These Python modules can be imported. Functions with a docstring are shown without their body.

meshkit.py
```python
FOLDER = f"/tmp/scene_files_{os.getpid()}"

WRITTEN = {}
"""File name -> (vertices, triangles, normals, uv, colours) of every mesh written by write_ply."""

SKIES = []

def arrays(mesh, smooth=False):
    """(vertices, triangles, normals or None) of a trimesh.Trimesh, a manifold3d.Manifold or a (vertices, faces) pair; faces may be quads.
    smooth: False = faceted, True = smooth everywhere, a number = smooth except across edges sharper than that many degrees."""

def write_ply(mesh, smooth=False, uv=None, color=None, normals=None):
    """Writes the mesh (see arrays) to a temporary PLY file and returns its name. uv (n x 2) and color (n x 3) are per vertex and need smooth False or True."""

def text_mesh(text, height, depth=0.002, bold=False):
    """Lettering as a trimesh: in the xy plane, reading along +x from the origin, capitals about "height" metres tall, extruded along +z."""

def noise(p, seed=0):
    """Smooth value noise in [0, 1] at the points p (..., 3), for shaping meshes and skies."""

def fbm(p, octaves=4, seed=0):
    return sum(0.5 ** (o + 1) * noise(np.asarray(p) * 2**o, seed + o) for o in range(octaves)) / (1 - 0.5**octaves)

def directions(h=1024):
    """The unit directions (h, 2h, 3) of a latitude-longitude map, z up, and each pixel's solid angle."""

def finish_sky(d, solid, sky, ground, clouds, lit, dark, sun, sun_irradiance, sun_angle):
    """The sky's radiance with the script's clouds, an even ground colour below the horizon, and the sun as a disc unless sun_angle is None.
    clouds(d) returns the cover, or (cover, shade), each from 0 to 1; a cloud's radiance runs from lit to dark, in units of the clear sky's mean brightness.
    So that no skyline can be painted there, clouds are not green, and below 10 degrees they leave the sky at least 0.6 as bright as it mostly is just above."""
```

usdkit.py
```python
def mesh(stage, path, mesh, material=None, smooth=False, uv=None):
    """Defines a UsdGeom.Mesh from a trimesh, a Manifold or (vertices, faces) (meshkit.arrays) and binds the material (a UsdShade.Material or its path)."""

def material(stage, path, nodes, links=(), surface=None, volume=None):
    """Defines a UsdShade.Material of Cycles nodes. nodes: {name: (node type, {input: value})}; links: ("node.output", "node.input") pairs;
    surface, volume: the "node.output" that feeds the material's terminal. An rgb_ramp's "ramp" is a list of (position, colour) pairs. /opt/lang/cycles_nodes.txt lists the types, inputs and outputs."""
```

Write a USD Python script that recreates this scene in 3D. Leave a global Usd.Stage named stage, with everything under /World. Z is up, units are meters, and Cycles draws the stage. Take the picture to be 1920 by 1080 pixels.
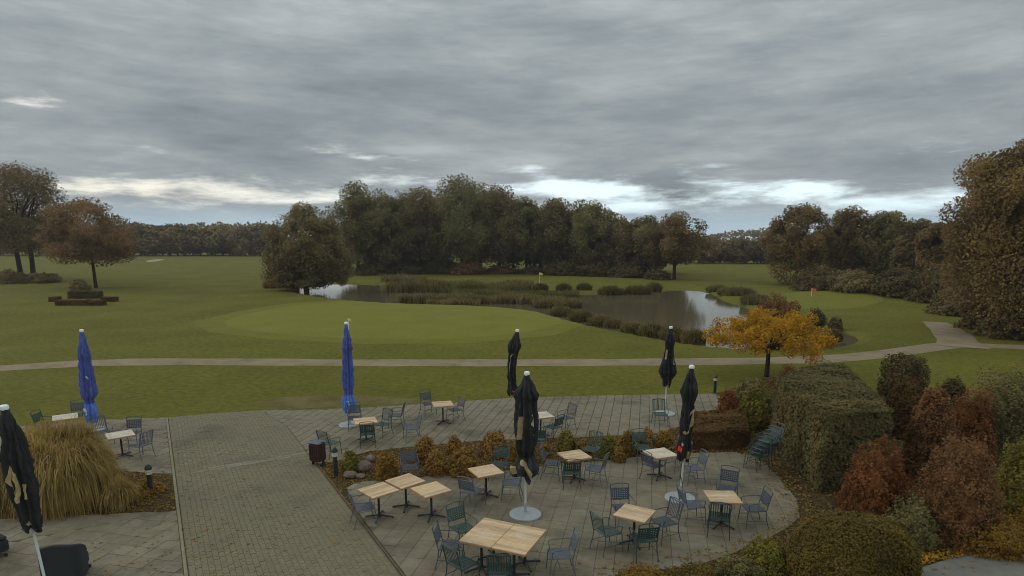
import math, numpy as np, trimesh, usdkit
from pxr import Usd, UsdGeom, UsdLux, UsdShade, Gf, Sdf, Vt
from shapely.geometry import Polygon, Point, LineString, box as sbox
from shapely import affinity
from scipy.spatial.transform import Rotation
from meshkit import fbm, noise, text_mesh

stage = Usd.Stage.CreateInMemory()
UsdGeom.SetStageUpAxis(stage, 'Z')
UsdGeom.Xform.Define(stage, '/World')
UsdGeom.Scope.Define(stage, '/World/Looks')

# ------------------------------------------------------------ camera, sky, sun
F, PITCH, CY, CX, H = 1168.8, 0.1982, 684.0, 960.0, 7.062       # calibrated on the 1920x1080 photograph
cam = UsdGeom.Camera.Define(stage, '/World/camera')
cam.AddTranslateOp().Set(Gf.Vec3d(0, 0, H))
cam.AddRotateXOp().Set(90 - math.degrees(PITCH))
cam.CreateHorizontalApertureAttr(36.0)
cam.CreateVerticalApertureAttr(20.25)
cam.CreateFocalLengthAttr(F / 1920 * 36)
cam.CreateVerticalApertureOffsetAttr((CY - 540) / 1920 * 36)
cam.CreateClippingRangeAttr(Gf.Vec2f(0.1, 20000))
cam.CreateExposureAttr(0.13)

SUN_AZ, SUN_EL = math.radians(-75), math.radians(24)     # soft brighter side of the overcast, from the left
SUN_I, SKY_S = 0.24, 0.1

def mat(name, nodes, links, surface='p.BSDF', volume=None):
    return usdkit.material(stage, '/World/Looks/' + name, nodes, links, surface=surface, volume=volume)

def sky_material():
    n, l = {}, []
    n['tc'] = ('texture_coordinate', {})
    n['sep'] = ('separate_xyz', {}); l.append(('tc.generated', 'sep.vector'))
    def m(name, op, a=None, b=None, c=None, clamp=False):
        n[name] = ('math', {'math_type': op, 'use_clamp': clamp, **{f'value{i+1}': v for i, v in enumerate((a, b, c)) if isinstance(v, (int, float))}})
        for i, v in enumerate((a, b, c)):
            if isinstance(v, str): l.append((v, f'{name}.value{i+1}'))
        return name + '.value'
    el = m('el', 'arcsine', 'sep.z')
    az = m('az', 'arctan2', 'sep.x', 'sep.y')
    zz = m('zz', 'maximum', 'sep.z', 0.0)
    den = m('den', 'add', zz, 0.12)
    u = m('u', 'divide', 'sep.x', den); v = m('v', 'divide', 'sep.y', den)
    n['uv'] = ('combine_xyz', {'z': 3.7}); l += [(u, 'uv.x'), (v, 'uv.y')]
    n['n1'] = ('noise_texture', {'scale': 0.55, 'detail': 8.0, 'roughness': 0.58, 'distortion': 0.2}); l.append(('uv.vector', 'n1.vector'))
    n['map2'] = ('mapping', {'scale': (0.95, 1.25, 1.0), 'location': (11.0, 4.0, 0)}); l.append(('uv.vector', 'map2.vector'))
    n['lump'] = ('combine_xyz', {'z': 1.3}); l += [(m('lu', 'multiply', az, 4.4), 'lump.x'), (m('lv', 'multiply', el, 23.0), 'lump.y')]
    n['n3'] = ('noise_texture', {'scale': 1.2, 'detail': 7.0, 'roughness': 0.62, 'distortion': 0.15}); l.append(('lump.vector', 'n3.vector'))
    n['tonem'] = ('mix_float', {'fac': 0.45}); l += [('n1.fac', 'tonem.a'), ('n3.fac', 'tonem.b')]
    n['n2'] = ('noise_texture', {'scale': 1.3, 'detail': 8.0, 'roughness': 0.62, 'distortion': 0.15}); l.append(('lump.vector', 'n2.vector'))
    # openings in the cloud deck: a low broken band (cover thins towards the horizon all round)
    def bump(i, a0, e0, wa, we, amp):
        da = m(f'da{i}', 'multiply', m(f'da_{i}', 'subtract', az, a0), 1.0 / wa)
        de = m(f'de{i}', 'multiply', m(f'de_{i}', 'subtract', el, e0), 1.0 / we)
        s = m(f's{i}', 'add', m(f'sa{i}', 'multiply', da, da), m(f'sb{i}', 'multiply', de, de))
        return m(f'g{i}', 'multiply', m(f'e{i}', 'power', 2.718, m(f'ng{i}', 'multiply', s, -1.0)), amp)
    tot = None
    for i, b in enumerate([(-0.50, 0.074, 0.20, 0.020, 0.24), (-0.38, 0.058, 0.20, 0.014, 0.22), (-0.20, 0.090, 0.10, 0.018, 0.20), (0.115, 0.076, 0.11, 0.024, 0.33), (0.36, 0.058, 0.16, 0.022, 0.31), (0.45, 0.076, 0.05, 0.014, 0.16), (0.55, 0.044, 0.11, 0.018, 0.28), (0.22, 0.052, 0.10, 0.010, 0.16),
                           (-0.63, 0.166, 0.05, 0.018, 0.24), (-0.28, 0.128, 0.09, 0.014, 0.17), (-0.42, 0.148, 0.08, 0.012, 0.13), (1.6, 0.07, 0.5, 0.03, 0.25), (-1.5, 0.08, 0.5, 0.03, 0.25), (3.0, 0.07, 0.5, 0.03, 0.25), (-2.6, 0.07, 0.5, 0.03, 0.25)]):
        g = bump(i, *b); tot = g if tot is None else m(f't{i}', 'add', tot, g)
    hole = m('hole', 'subtract', m('hole0', 'add', 'n2.fac', tot), m('hi_el', 'multiply', m('hi_e0', 'maximum', m('hi_e1', 'subtract', el, 0.10), 0.0), 0.6))
    n['open'] = ('map_range', {'range_type': 'smoothstep', 'from_min': 0.60, 'from_max': 0.84, 'clamp': True}); l.append((hole, 'open.value'))
    # cloud deck tone
    n['tone'] = ('rgb_ramp', {'ramp': [(0.34, (2.15, 2.52, 2.74)), (0.45, (2.9, 3.31, 3.52)), (0.54, (3.7, 4.1, 4.28)), (0.66, (5.2, 5.55, 5.7))]}); l.append(('tonem.result', 'tone.fac'))
    n['elr'] = ('map_range', {'from_min': 0.0, 'from_max': 1.0, 'to_min': 0.84, 'to_max': 2.05, 'clamp': True}); l.append((m('z2', 'multiply', zz, zz), 'elr.value'))
    n['lift'] = ('combine_xyz', {}); l += [('elr.result', 'lift.x'), ('elr.result', 'lift.y'), ('elr.result', 'lift.z')]
    n['deck'] = ('mix_color', {'blend_type': 'multiply', 'fac': 1.0, 'use_clamp': False}); l += [('tone.color', 'deck.a'), ('lift.vector', 'deck.b')]
    # what shows through: pale sky, tinted by the sky texture
    n['sky'] = ('sky_texture', {'sky_type': 'single_scattering', 'sun_disc': False, 'sun_elevation': SUN_EL, 'sun_rotation': SUN_AZ, 'air_density': 1.0, 'aerosol_density': 1.0})
    n['warm'] = ('map_range', {'from_min': -0.45, 'from_max': 0.1, 'clamp': True}); l.append((az, 'warm.value'))
    n['gapc'] = ('mix_color', {'a': (9.6, 9.2, 8.0), 'b': (9.4, 11.2, 11.8), 'use_clamp': False}); l.append(('warm.result', 'gapc.fac'))
    n['gap'] = ('mix_color', {'fac': 0.15, 'use_clamp': False}); l += [('gapc.result', 'gap.a'), ('sky.color', 'gap.b')]
    n['mixed'] = ('mix_color', {'use_clamp': False}); l += [('open.result', 'mixed.fac'), ('deck.result', 'mixed.a'), ('gap.result', 'mixed.b')]
    # pale blue sky seen in the last degrees under the deck
    n['low'] = ('map_range', {'range_type': 'smoothstep', 'from_min': 0.062, 'from_max': 0.012, 'clamp': True}); l.append((el, 'low.value'))
    n['lowm'] = ('math', {'math_type': 'multiply', 'value2': 0.8}); l.append(('low.result', 'lowm.value1'))
    n['fin'] = ('mix_color', {'b': (4.2, 5.6, 6.5), 'use_clamp': False}); l += [('lowm.value', 'fin.fac'), ('mixed.result', 'fin.a')]
    n['bg'] = ('background_shader', {'strength': SKY_S}); l.append(('fin.result', 'bg.color'))
    return mat('sky_look', n, l, surface='bg.background')

dome = UsdLux.DomeLight.Define(stage, '/World/sky')
dome.GetPrim().SetCustomDataByKey('kind', 'structure')
UsdShade.MaterialBindingAPI.Apply(dome.GetPrim()).Bind(sky_material())
sun = UsdLux.DistantLight.Define(stage, '/World/sun')
sun.CreateIntensityAttr(SUN_I); sun.CreateAngleAttr(40.0); sun.CreateNormalizeAttr(True)
sun.CreateColorAttr(Gf.Vec3f(1.0, 0.96, 0.90))
sun.AddRotateZOp().Set(-math.degrees(SUN_AZ)); sun.AddRotateXOp().Set(-(90 - math.degrees(SUN_EL)))

# ------------------------------------------------------------ projection helpers (photograph pixel -> point of the place)
cp, sp = math.cos(PITCH), math.sin(PITCH)
def ray(px, py):
    x, y = (px - CX) / F, (CY - py) / F
    return np.array([x, cp + y * sp, -sp + y * cp])
def hit(px, py, z=0.0):
    d = ray(px, py); t = (z - H) / d[2]
    return np.array([t * d[0], t * d[1]])
def sstep(a, b, x):
    t = np.clip((np.asarray(x, float) - a) / (b - a), 0, 1); return t * t * (3 - 2 * t)

POND = [hit(*q) for q in [(548, 543), (600, 555), (690, 564), (790, 570), (905, 573), (1020, 583), (1075, 598), (1130, 610), (1200, 622), (1290, 640), (1400, 650), (1540, 648), (1600, 634),
                          (1572, 618), (1500, 603), (1420, 585), (1385, 572), (1345, 560), (1322, 546), (1285, 540), (1225, 545), (1160, 549), (1060, 548), (960, 545), (860, 540), (760, 533), (680, 530), (600, 529)]]
def chaikin(p, it=2):
    for _ in range(it):
        c = np.array(p.exterior.coords)[:-1]; d = np.roll(c, -1, 0); p = Polygon(np.stack([.75 * c + .25 * d, .25 * c + .75 * d], 1).reshape(-1, 2))
    return p
pond_poly = chaikin(Polygon(POND)).buffer(1.2).buffer(-1.2).buffer(-.6).buffer(.6)
WATER = -0.22
_pb = np.array(pond_poly.exterior.segmentize(1.5).coords)
import shapely
def terrain(x, y, pond=True):
    x, y = np.asarray(x, float), np.asarray(y, float)
    P = np.stack([x * .022, y * .022, np.zeros_like(x)], -1)
    z = (noise(P, 5) - .5) * .35 * sstep(48, 110, y) + (noise(P * .25, 8) - .35) * 2.2 * sstep(150, 300, y)
    for gx, gy, wx, wy, hh in MOUNDS:
        z = z + hh * np.exp(-((x - gx) / wx) ** 2 - ((y - gy) / wy) ** 2)
    if pond:
        near = (y > 38) & (y < 150) & (np.abs(x) < 60)
        if np.any(near):
            pts = shapely.points(x[near], y[near]) if x.ndim else shapely.points([x], [y])
            d = shapely.distance(pts, pond_poly.exterior) * np.where(shapely.contains(pond_poly, pts), 1, -1)
            k = sstep(-1.3, .9, d)
            if x.ndim:
                z = z.copy(); z[near] = z[near] * (1 - k) - 1.0 * k
            else:
                z = z * (1 - k[0]) - 1.0 * k[0]
    return z
MOUNDS = []
_a = hit(1600, 556); MOUNDS.append((_a[0] + 3, _a[1], 13, 7, 0.9))
_a = hit(1030, 527); MOUNDS.append((_a[0], _a[1] + 2, 14, 6, 0.55))
_a = hit(750, 595); MOUNDS.append((_a[0], _a[1] + 3, 15, 8, 0.28))
def ground(px, py):
    z = 0.0
    for _ in range(25):
        q = hit(px, py, z); z = .5 * z + .5 * float(terrain(q[0], q[1], pond=False))
    q = hit(px, py, z); return np.array([q[0], q[1], float(terrain(q[0], q[1], pond=False))])
def z_at(y, py):
    k = (CY - py) / F
    return H + y * (k * cp - sp) / (cp + k * sp)
def mpp(p):      # metres per photograph pixel at a point
    return (p[1] * cp - (p[2] - H) * sp) / F

# ------------------------------------------------------------ mesh helpers
class MB:
    def __init__(s): s.v, s.f, s.n = [], [], 0
    def add(s, v, f):
        v, f = np.asarray(v, float), np.asarray(f, int)
        if f.shape[1] == 4: f = np.vstack([f[:, [0, 1, 2]], f[:, [0, 2, 3]]])
        s.v.append(v); s.f.append(f + s.n); s.n += len(v); return s
    def tm(s, m): return s.add(m.vertices, m.faces)
    def box(s, c, size, R=None, bevel=0.0):
        m = rbox(size, bevel); v = np.array(m.vertices)
        if R is not None: v = v @ np.asarray(R).T
        return s.add(v + np.asarray(c), m.faces)
    def tube(s, pts, r, sides=6, cap=True):
        p = np.asarray(pts, float); r = np.broadcast_to(np.asarray(r, float), (len(p),))
        t = np.gradient(p, axis=0); t /= np.linalg.norm(t, axis=1, keepdims=True) + 1e-12
        ref = np.where(np.abs(t[:, 2:]) < .93, [0, 0, 1.], [1., 0, 0]); a = np.cross(t, ref); a /= np.linalg.norm(a, axis=1, keepdims=True) + 1e-12
        for i in range(1, len(a)):
            a[i] = a[i - 1] - t[i] * (a[i - 1] @ t[i]); a[i] /= np.linalg.norm(a[i]) + 1e-12
        b = np.cross(t, a); g = np.arange(sides) * 2 * np.pi / sides
        v = (p[:, None] + r[:, None, None] * (np.cos(g)[None, :, None] * a[:, None] + np.sin(g)[None, :, None] * b[:, None])).reshape(-1, 3)
        f = []
        for i in range(len(p) - 1):
            for j in range(sides):
                k = (j + 1) % sides
                q = [i * sides + j, i * sides + k, (i + 1) * sides + k, (i + 1) * sides + j]
                f += [[q[0], q[1], q[2]], [q[0], q[2], q[3]]]
        if cap:
            n = len(v); v = np.vstack([v, p[:1], p[-1:]])
            for j in range(sides):
                k = (j + 1) % sides
                f += [[n, k, j], [n + 1, (len(p) - 1) * sides + j, (len(p) - 1) * sides + k]]
        return s.add(v, f)
    def lathe(s, prof, sides=20, c=(0, 0, 0)):
        g = np.arange(sides) * 2 * np.pi / sides; pr = np.asarray(prof, float)
        v = np.stack([pr[:, None, 0] * np.cos(g), pr[:, None, 0] * np.sin(g), np.repeat(pr[:, 1:2], sides, 1)], -1).reshape(-1, 3) + np.asarray(c)
        f = []
        for i in range(len(pr) - 1):
            for j in range(sides):
                k = (j + 1) % sides; f.append([i * sides + j, i * sides + k, (i + 1) * sides + k, (i + 1) * sides + j])
        return s.add(v, f)
    def get(s): return np.vstack(s.v), np.vstack(s.f)

_rb = {}
def rbox(size, bevel=0.0):
    key = (tuple(np.round(size, 5)), bevel)
    if key not in _rb:
        sx, sy, sz = np.asarray(size, float) / 2
        if bevel <= 0: _rb[key] = trimesh.creation.box(extents=size)
        else:
            b = bevel; P = [[x * (sx - b * (k != 0)), y * (sy - b * (k != 1)), z * (sz - b * (k != 2))] for x in (-1, 1) for y in (-1, 1) for z in (-1, 1) for k in range(3)]
            _rb[key] = trimesh.convex.convex_hull(np.array(P))
    return _rb[key]

taken = {}
def numbered(parent, name):
    k = (parent, name); i = taken.get(k, -1) + 1; taken[k] = i
    return f'{parent}/{name}' if i == 0 else f'{parent}/{name}_{i:03d}'
def tag(p, label=None, cat=None, group=None, kind=None):
    for k, v in (('label', label), ('category', cat), ('group', group), ('kind', kind)):
        if v: p.SetCustomDataByKey(k, v)
    return p
def thing(name, label, cat, loc=(0, 0, 0), rz=0.0, group=None, kind=None, tilt=None):
    x = UsdGeom.Xform.Define(stage, numbered('/World', name))
    x.AddTranslateOp().Set(Gf.Vec3d(*map(float, loc))); x.AddRotateXYZOp().Set(Gf.Vec3f(*(tilt or (0, 0)), rz))
    x.AddScaleOp().Set(Gf.Vec3f(1, 1, 1))
    return tag(x.GetPrim(), label, cat, group, kind)
def obj(name, mesh, m, parent=None, smooth=False, label=None, kind=None):
    if isinstance(mesh, MB): mesh = mesh.get()
    if isinstance(mesh, tuple):
        v, f = np.asarray(mesh[0], float), np.asarray(mesh[1], int)
        if f.shape[1] == 4: f = np.vstack([f[:, [0, 1, 2]], f[:, [0, 2, 3]]])
        f = f[(f[:, 0] != f[:, 1]) & (f[:, 1] != f[:, 2]) & (f[:, 0] != f[:, 2])]; u, inv = np.unique(f, return_inverse=True); mesh = (v[u], inv.reshape(-1, 3))
    q = usdkit.mesh(stage, numbered(str(parent.GetPath()) if parent else '/World', name), mesh, m, smooth=smooth).GetPrim()
    if label: q.SetCustomDataByKey('label', label)
    if kind: q.SetCustomDataByKey('kind', kind)
    return q
def dup(root, label, loc, rz=0.0, group=None, scale=(1, 1, 1), tilt=(0, 0)):
    name = root.GetName().rstrip('0123456789').rstrip('_')
    x = UsdGeom.Xform.Define(stage, numbered('/World', name)); p = x.GetPrim()
    p.GetReferences().AddInternalReference(root.GetPath()); p.SetInstanceable(True)
    place(p, loc, rz, scale, tilt)
    return tag(p, label, root.GetCustomDataByKey('category'), group or root.GetCustomDataByKey('group'))
def place(p, loc, rz=0, scale=(1, 1, 1), tilt=(0, 0)):
    p.GetAttribute('xformOp:translate').Set(Gf.Vec3d(*map(float, loc)))
    p.GetAttribute('xformOp:rotateXYZ').Set(Gf.Vec3f(float(tilt[0]), float(tilt[1]), float(rz)))
    p.GetAttribute('xformOp:scale').Set(Gf.Vec3f(*map(float, scale)))

# ------------------------------------------------------------ materials
def surf(name, stops, scale=4.0, detail=6.0, rough=0.8, bump=0.0, bscale=40.0, spec=0.3, metallic=0.0, island=0.0, stain=None, space='position', fine=None):
    """Noise-coloured principled surface. stops: colour ramp; island: share of the per-piece tone; stain: (colour, scale, lo, hi)."""
    n = {'p': ('principled_bsdf', {'roughness': rough, 'specular_ior_level': spec, 'metallic': metallic}), 'g': ('geometry', {}), 't': ('texture_coordinate', {}),
         'n': ('noise_texture', {'scale': scale, 'detail': detail, 'roughness': .6}), 'r': ('rgb_ramp', {'ramp': stops})}
    src = 'g.position' if space == 'position' else 't.object'
    l = [(src, 'n.vector')]; fac = 'n.fac'
    if island:
        n['mf'] = ('mix_float', {'fac': island}); l += [('n.fac', 'mf.a'), ('g.random_per_island', 'mf.b')]; fac = 'mf.result'
    l.append((fac, 'r.fac')); col = 'r.color'
    if stain:
        n['sn'] = ('noise_texture', {'scale': stain[1], 'detail': 5.0, 'roughness': .65}); n['sm'] = ('map_range', {'range_type': 'smoothstep', 'from_min': stain[2], 'from_max': stain[3], 'clamp': True})
        n['sx'] = ('mix_color', {'b': stain[0]}); l += [(src, 'sn.vector'), ('sn.fac', 'sm.value'), ('sm.result', 'sx.fac'), (col, 'sx.a')]; col = 'sx.result'
    if fine:
        n['fn'] = ('noise_texture', {'scale': fine[0], 'detail': 3.0}); n['fm'] = ('map_range', {'from_min': .3, 'from_max': .7, 'to_min': 1 - fine[1], 'to_max': 1 + fine[1], 'clamp': True})
        n['fc'] = ('combine_xyz', {}); n['fx'] = ('mix_color', {'blend_type': 'multiply', 'fac': 1.0, 'use_clamp': False})
        l += [(src, 'fn.vector'), ('fn.fac', 'fm.value'), ('fm.result', 'fc.x'), ('fm.result', 'fc.y'), ('fm.result', 'fc.z'), (col, 'fx.a'), ('fc.vector', 'fx.b')]; col = 'fx.result'
    l.append((col, 'p.base_color'))
    if bump:
        n['bn'] = ('noise_texture', {'scale': bscale, 'detail': 4.0}); n['b'] = ('bump', {'strength': 1.0, 'distance': bump}); l += [(src, 'bn.vector'), ('bn.fac', 'b.height'), ('b.normal', 'p.normal')]
    return mat(name, n, l)
def leafmat(name, stops, patch=0.35, pscale=0.5, trans=0.25):
    """Leaves: every leaf its own tone (random per island) over larger patches of colour."""
    n = {'g': ('geometry', {}), 'n': ('noise_texture', {'scale': pscale, 'detail': 3.0}), 'nm': ('map_range', {'from_min': .28, 'from_max': .72, 'clamp': True}), 'm': ('mix_float', {'fac': patch}),
         'r': ('rgb_ramp', {'ramp': stops}), 'd': ('principled_bsdf', {'roughness': .65, 'specular_ior_level': .15}), 't': ('translucent_bsdf', {}), 'x': ('mix_closure', {'fac': trans})}
    l = [('g.position', 'n.vector'), ('n.fac', 'nm.value'), ('nm.result', 'm.b'), ('g.random_per_island', 'm.a'), ('m.result', 'r.fac'), ('r.color', 'd.base_color'), ('r.color', 't.color'), ('d.BSDF', 'x.closure1'), ('t.BSDF', 'x.closure2')]
    return mat(name, n, l, surface='x.closure')
def metal_paint(name, col, rough=.45, spec=.5, var=.25):
    a = tuple(c * (1 - var) for c in col); b = tuple(c * (1 + var) for c in col)
    return surf(name, [(.3, a), (.7, b)], scale=9, rough=rough, spec=spec, space='object')

def rgb(r, g, b, k=1.0):      # sRGB 0-255 to linear
    f = lambda c: (c / 255 / 12.92 if c <= 10 else ((c / 255 + .055) / 1.055) ** 2.4) * k
    return (f(r), f(g), f(b))

M = {}
M['lawn'] = surf('lawn_grass', [(.25, (.104, .100, .013)), (.5, (.133, .126, .017)), (.75, (.165, .148, .023))], scale=.16, detail=9, rough=.9, bump=.05, bscale=22, spec=.1, stain=((.125, .095, .028), .11, .60, .80), fine=(3.2, .22))
M['green'] = surf('green_grass', [(.3, (.162, .162, .023)), (.7, (.192, .187, .029))], scale=.35, detail=6, rough=.9, spec=.1, fine=(4, .07))
M['collar'] = surf('collar_grass', [(.3, (.142, .138, .019)), (.7, (.170, .161, .025))], scale=.5, detail=6, rough=.9, spec=.1, fine=(4, .1))
M['worn'] = surf('worn_grass', [(.3, (.10, .085, .026)), (.5, (.14, .115, .040)), (.75, (.20, .165, .075))], scale=.9, detail=8, rough=.95, spec=.1, bump=.02, bscale=30)
M['path'] = surf('gravel', [(.3, (.21, .160, .095)), (.55, (.29, .225, .14)), (.8, (.36, .29, .19))], scale=.7, detail=10, rough=.9, bump=.01, bscale=60, spec=.15, stain=((.17, .15, .10), .35, .52, .7))
M['asphalt'] = surf('asphalt', [(.3, (.15, .145, .12)), (.7, (.21, .20, .165))], scale=2.5, detail=10, rough=.9, bump=.004, bscale=150)
M['soil'] = surf('leafy_soil', [(.25, (.035, .024, .012)), (.5, (.085, .055, .022)), (.75, (.17, .10, .03))], scale=7, detail=9, rough=.95, bump=.05, bscale=28, spec=.1)
M['mortar'] = surf('joint_sand', [(.3, (.105, .088, .053)), (.7, (.155, .132, .082))], scale=3, rough=.95)
for i, k in enumerate((.92, .97, 1.02, 1.09)):
    w = ((1.04, .87, .54), (1.04, .89, .57), (1.04, .86, .55), (1.01, .88, .57))[i]
    c = lambda x: tuple(x * k * q for q in w)
    M[f'slab{i}'] = surf(f'paving_slab_{i}', [(.25, c(.155)), (.5, c(.20)), (.8, c(.25))], scale=3.2, detail=10, rough=.72, bump=.002, bscale=90, stain=((.098, .084, .054), .42, .46, .72), fine=(60, .16))
for i, k in enumerate((.93, 1.0, 1.08)):
    c = lambda x: (x * k * 1.09, x * k * .93, x * k * .55)
    M[f'cob{i}'] = surf(f'cobble_{i}', [(.25, c(.165)), (.55, c(.215)), (.8, c(.28))], scale=5, detail=8, rough=.8, island=.45, stain=((.115, .102, .062), .38, .48, .75), fine=(40, .14))
M['cobble_sand'] = surf('cobble_sand', [(.3, (.14, .12, .074)), (.7, (.20, .172, .11))], scale=3, rough=.95)
M['joint_dark'] = surf('dark_joint', [(.3, (.055, .046, .029)), (.7, (.095, .08, .052))], scale=3, rough=.95)
M['kerb'] = surf('kerb_concrete', [(.3, (.20, .178, .12)), (.7, (.27, .24, .165))], scale=4, detail=8, rough=.85)
M['kerbbrown'] = surf('brown_kerb', [(.3, (.085, .062, .038)), (.7, (.13, .098, .06))], scale=4, detail=8, rough=.85)
M['boulder'] = surf('boulder_stone', [(.3, (.11, .078, .056)), (.55, (.18, .13, .098)), (.8, (.28, .21, .155))], scale=5, detail=9, rough=.85, bump=.02, bscale=18)
M['sand'] = surf('bunker_sand', [(.3, (.28, .235, .15)), (.7, (.36, .30, .20))], scale=1, rough=.95)
M['bark'] = surf('bark', [(.3, (.018, .014, .010)), (.7, (.055, .042, .030))], scale=6, detail=6, rough=.95, bump=.03, bscale=12)
M['steelwhite'] = metal_paint('white_steel', (.55, .58, .56), .4, .5, .08)
M['galv'] = surf('galvanised', [(.3, (.30, .325, .32)), (.7, (.40, .425, .415))], scale=6, rough=.5, metallic=.2, space='object')
M['cap'] = metal_paint('white_cap', (.82, .84, .84), .4, .5, .03)
M['chair_blue'] = metal_paint('blue_grey_metal', (.058, .066, .080), .45, .5)
M['chair_bluel'] = metal_paint('pale_blue_grey_metal', (.090, .104, .122), .45, .5)
M['chair_green'] = metal_paint('green_metal', (.036, .066, .054), .45, .5)
M['chair_greend'] = metal_paint('dark_green_metal', (.018, .042, .036), .45, .5)
M['iron'] = metal_paint('black_iron', (.014, .015, .016), .5, .5)
M['bollard'] = metal_paint('black_post', (.012, .014, .016), .4, .5)
M['lens'] = surf('lamp_glass', [(.3, (.42, .39, .27)), (.7, (.55, .50, .36))], scale=6, rough=.35)
M['blackcloth'] = surf('black_canvas', [(.3, (.010, .010, .010)), (.7, (.021, .021, .021))], scale=5, detail=6, rough=.75, spec=.35, space='object', bump=.004, bscale=120)
M['blackcloth2'] = surf('grey_black_canvas', [(.3, (.020, .023, .022)), (.7, (.036, .040, .038))], scale=5, detail=6, rough=.8, spec=.3, space='object')
M['bluecloth'] = surf('blue_canvas', [(.3, (.060, .075, .25)), (.55, (.085, .105, .33)), (.8, (.13, .155, .40))], scale=3.5, detail=6, rough=.75, spec=.3, space='object', stain=((.055, .12, .42), 2.2, .5, .72))
M['bluecloth2'] = surf('pale_blue_canvas', [(.3, (.07, .15, .50)), (.7, (.13, .24, .60))], scale=6, rough=.75, space='object')
M['gold'] = surf('gold_print', [(.3, (.30, .22, .10)), (.7, (.44, .34, .17))], scale=7, rough=.6, space='object')
M['whiteprint'] = surf('white_print', [(.3, (.45, .52, .62)), (.7, (.65, .70, .76))], scale=9, rough=.6, space='object')
M['redprint'] = surf('red_print', [(.3, (.70, .05, .015)), (.7, (.85, .08, .02))], scale=7, rough=.6)
M['redflag'] = surf('red_flag_cloth', [(.3, (.75, .08, .06)), (.7, (.85, .12, .08))], scale=7, rough=.7)
M['yellowflag'] = surf('yellow_flag_cloth', [(.3, (.7, .55, .12)), (.7, (.8, .65, .16))], scale=7, rough=.7)
for i, k in enumerate((.82, .97, 1.10)):
    n = {'p': ('principled_bsdf', {'roughness': .6, 'specular_ior_level': .3}), 'o': ('object_info', {}), 't': ('texture_coordinate', {}), 'mp': ('mapping', {'scale': (2.0, 26.0, 10.0)}), 'n': ('noise_texture', {'scale': 2.2, 'detail': 6.0, 'distortion': .6}),
         'r': ('rgb_ramp', {'ramp': [(.25, (.42 * k, .27 * k, .135 * k)), (.5, (.60 * k, .42 * k, .235 * k)), (.8, (.74 * k, .56 * k, .35 * k))]}), 'n2': ('noise_texture', {'scale': 2.5, 'detail': 4.0}), 'g': ('geometry', {}),
         'mr': ('map_range', {'range_type': 'smoothstep', 'from_min': .48, 'from_max': .75, 'to_max': .55, 'clamp': True}), 'mx': ('mix_color', {'b': (.60, .52, .40)})}
    M[f'wood{i}'] = mat(f'table_wood_{i}', n, [('t.object', 'mp.vector'), ('mp.vector', 'n.vector'), ('n.fac', 'r.fac'), ('g.position', 'n2.vector'), ('n2.fac', 'mr.value'), ('mr.result', 'mx.fac'), ('r.color', 'mx.a'), ('mx.result', 'p.base_color')])
for i, k in enumerate((.92, 1.0, 1.08)):
    M[f'palewood{i}'] = surf(f'pale_table_wood_{i}', [(.25, (.46 * k, .38 * k, .27 * k)), (.5, (.58 * k, .50 * k, .38 * k)), (.8, (.70 * k, .62 * k, .50 * k))], scale=6, detail=7, rough=.6, space='object')
M['wooddark'] = surf('table_edge', [(.3, (.34, .17, .08)), (.7, (.46, .26, .14))], scale=9, rough=.6, space='object')
M['wicker'] = surf('black_wicker', [(.3, (.014, .015, .016)), (.7, (.030, .032, .034))], scale=60, rough=.55, bump=.006, bscale=70, space='object')
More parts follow.
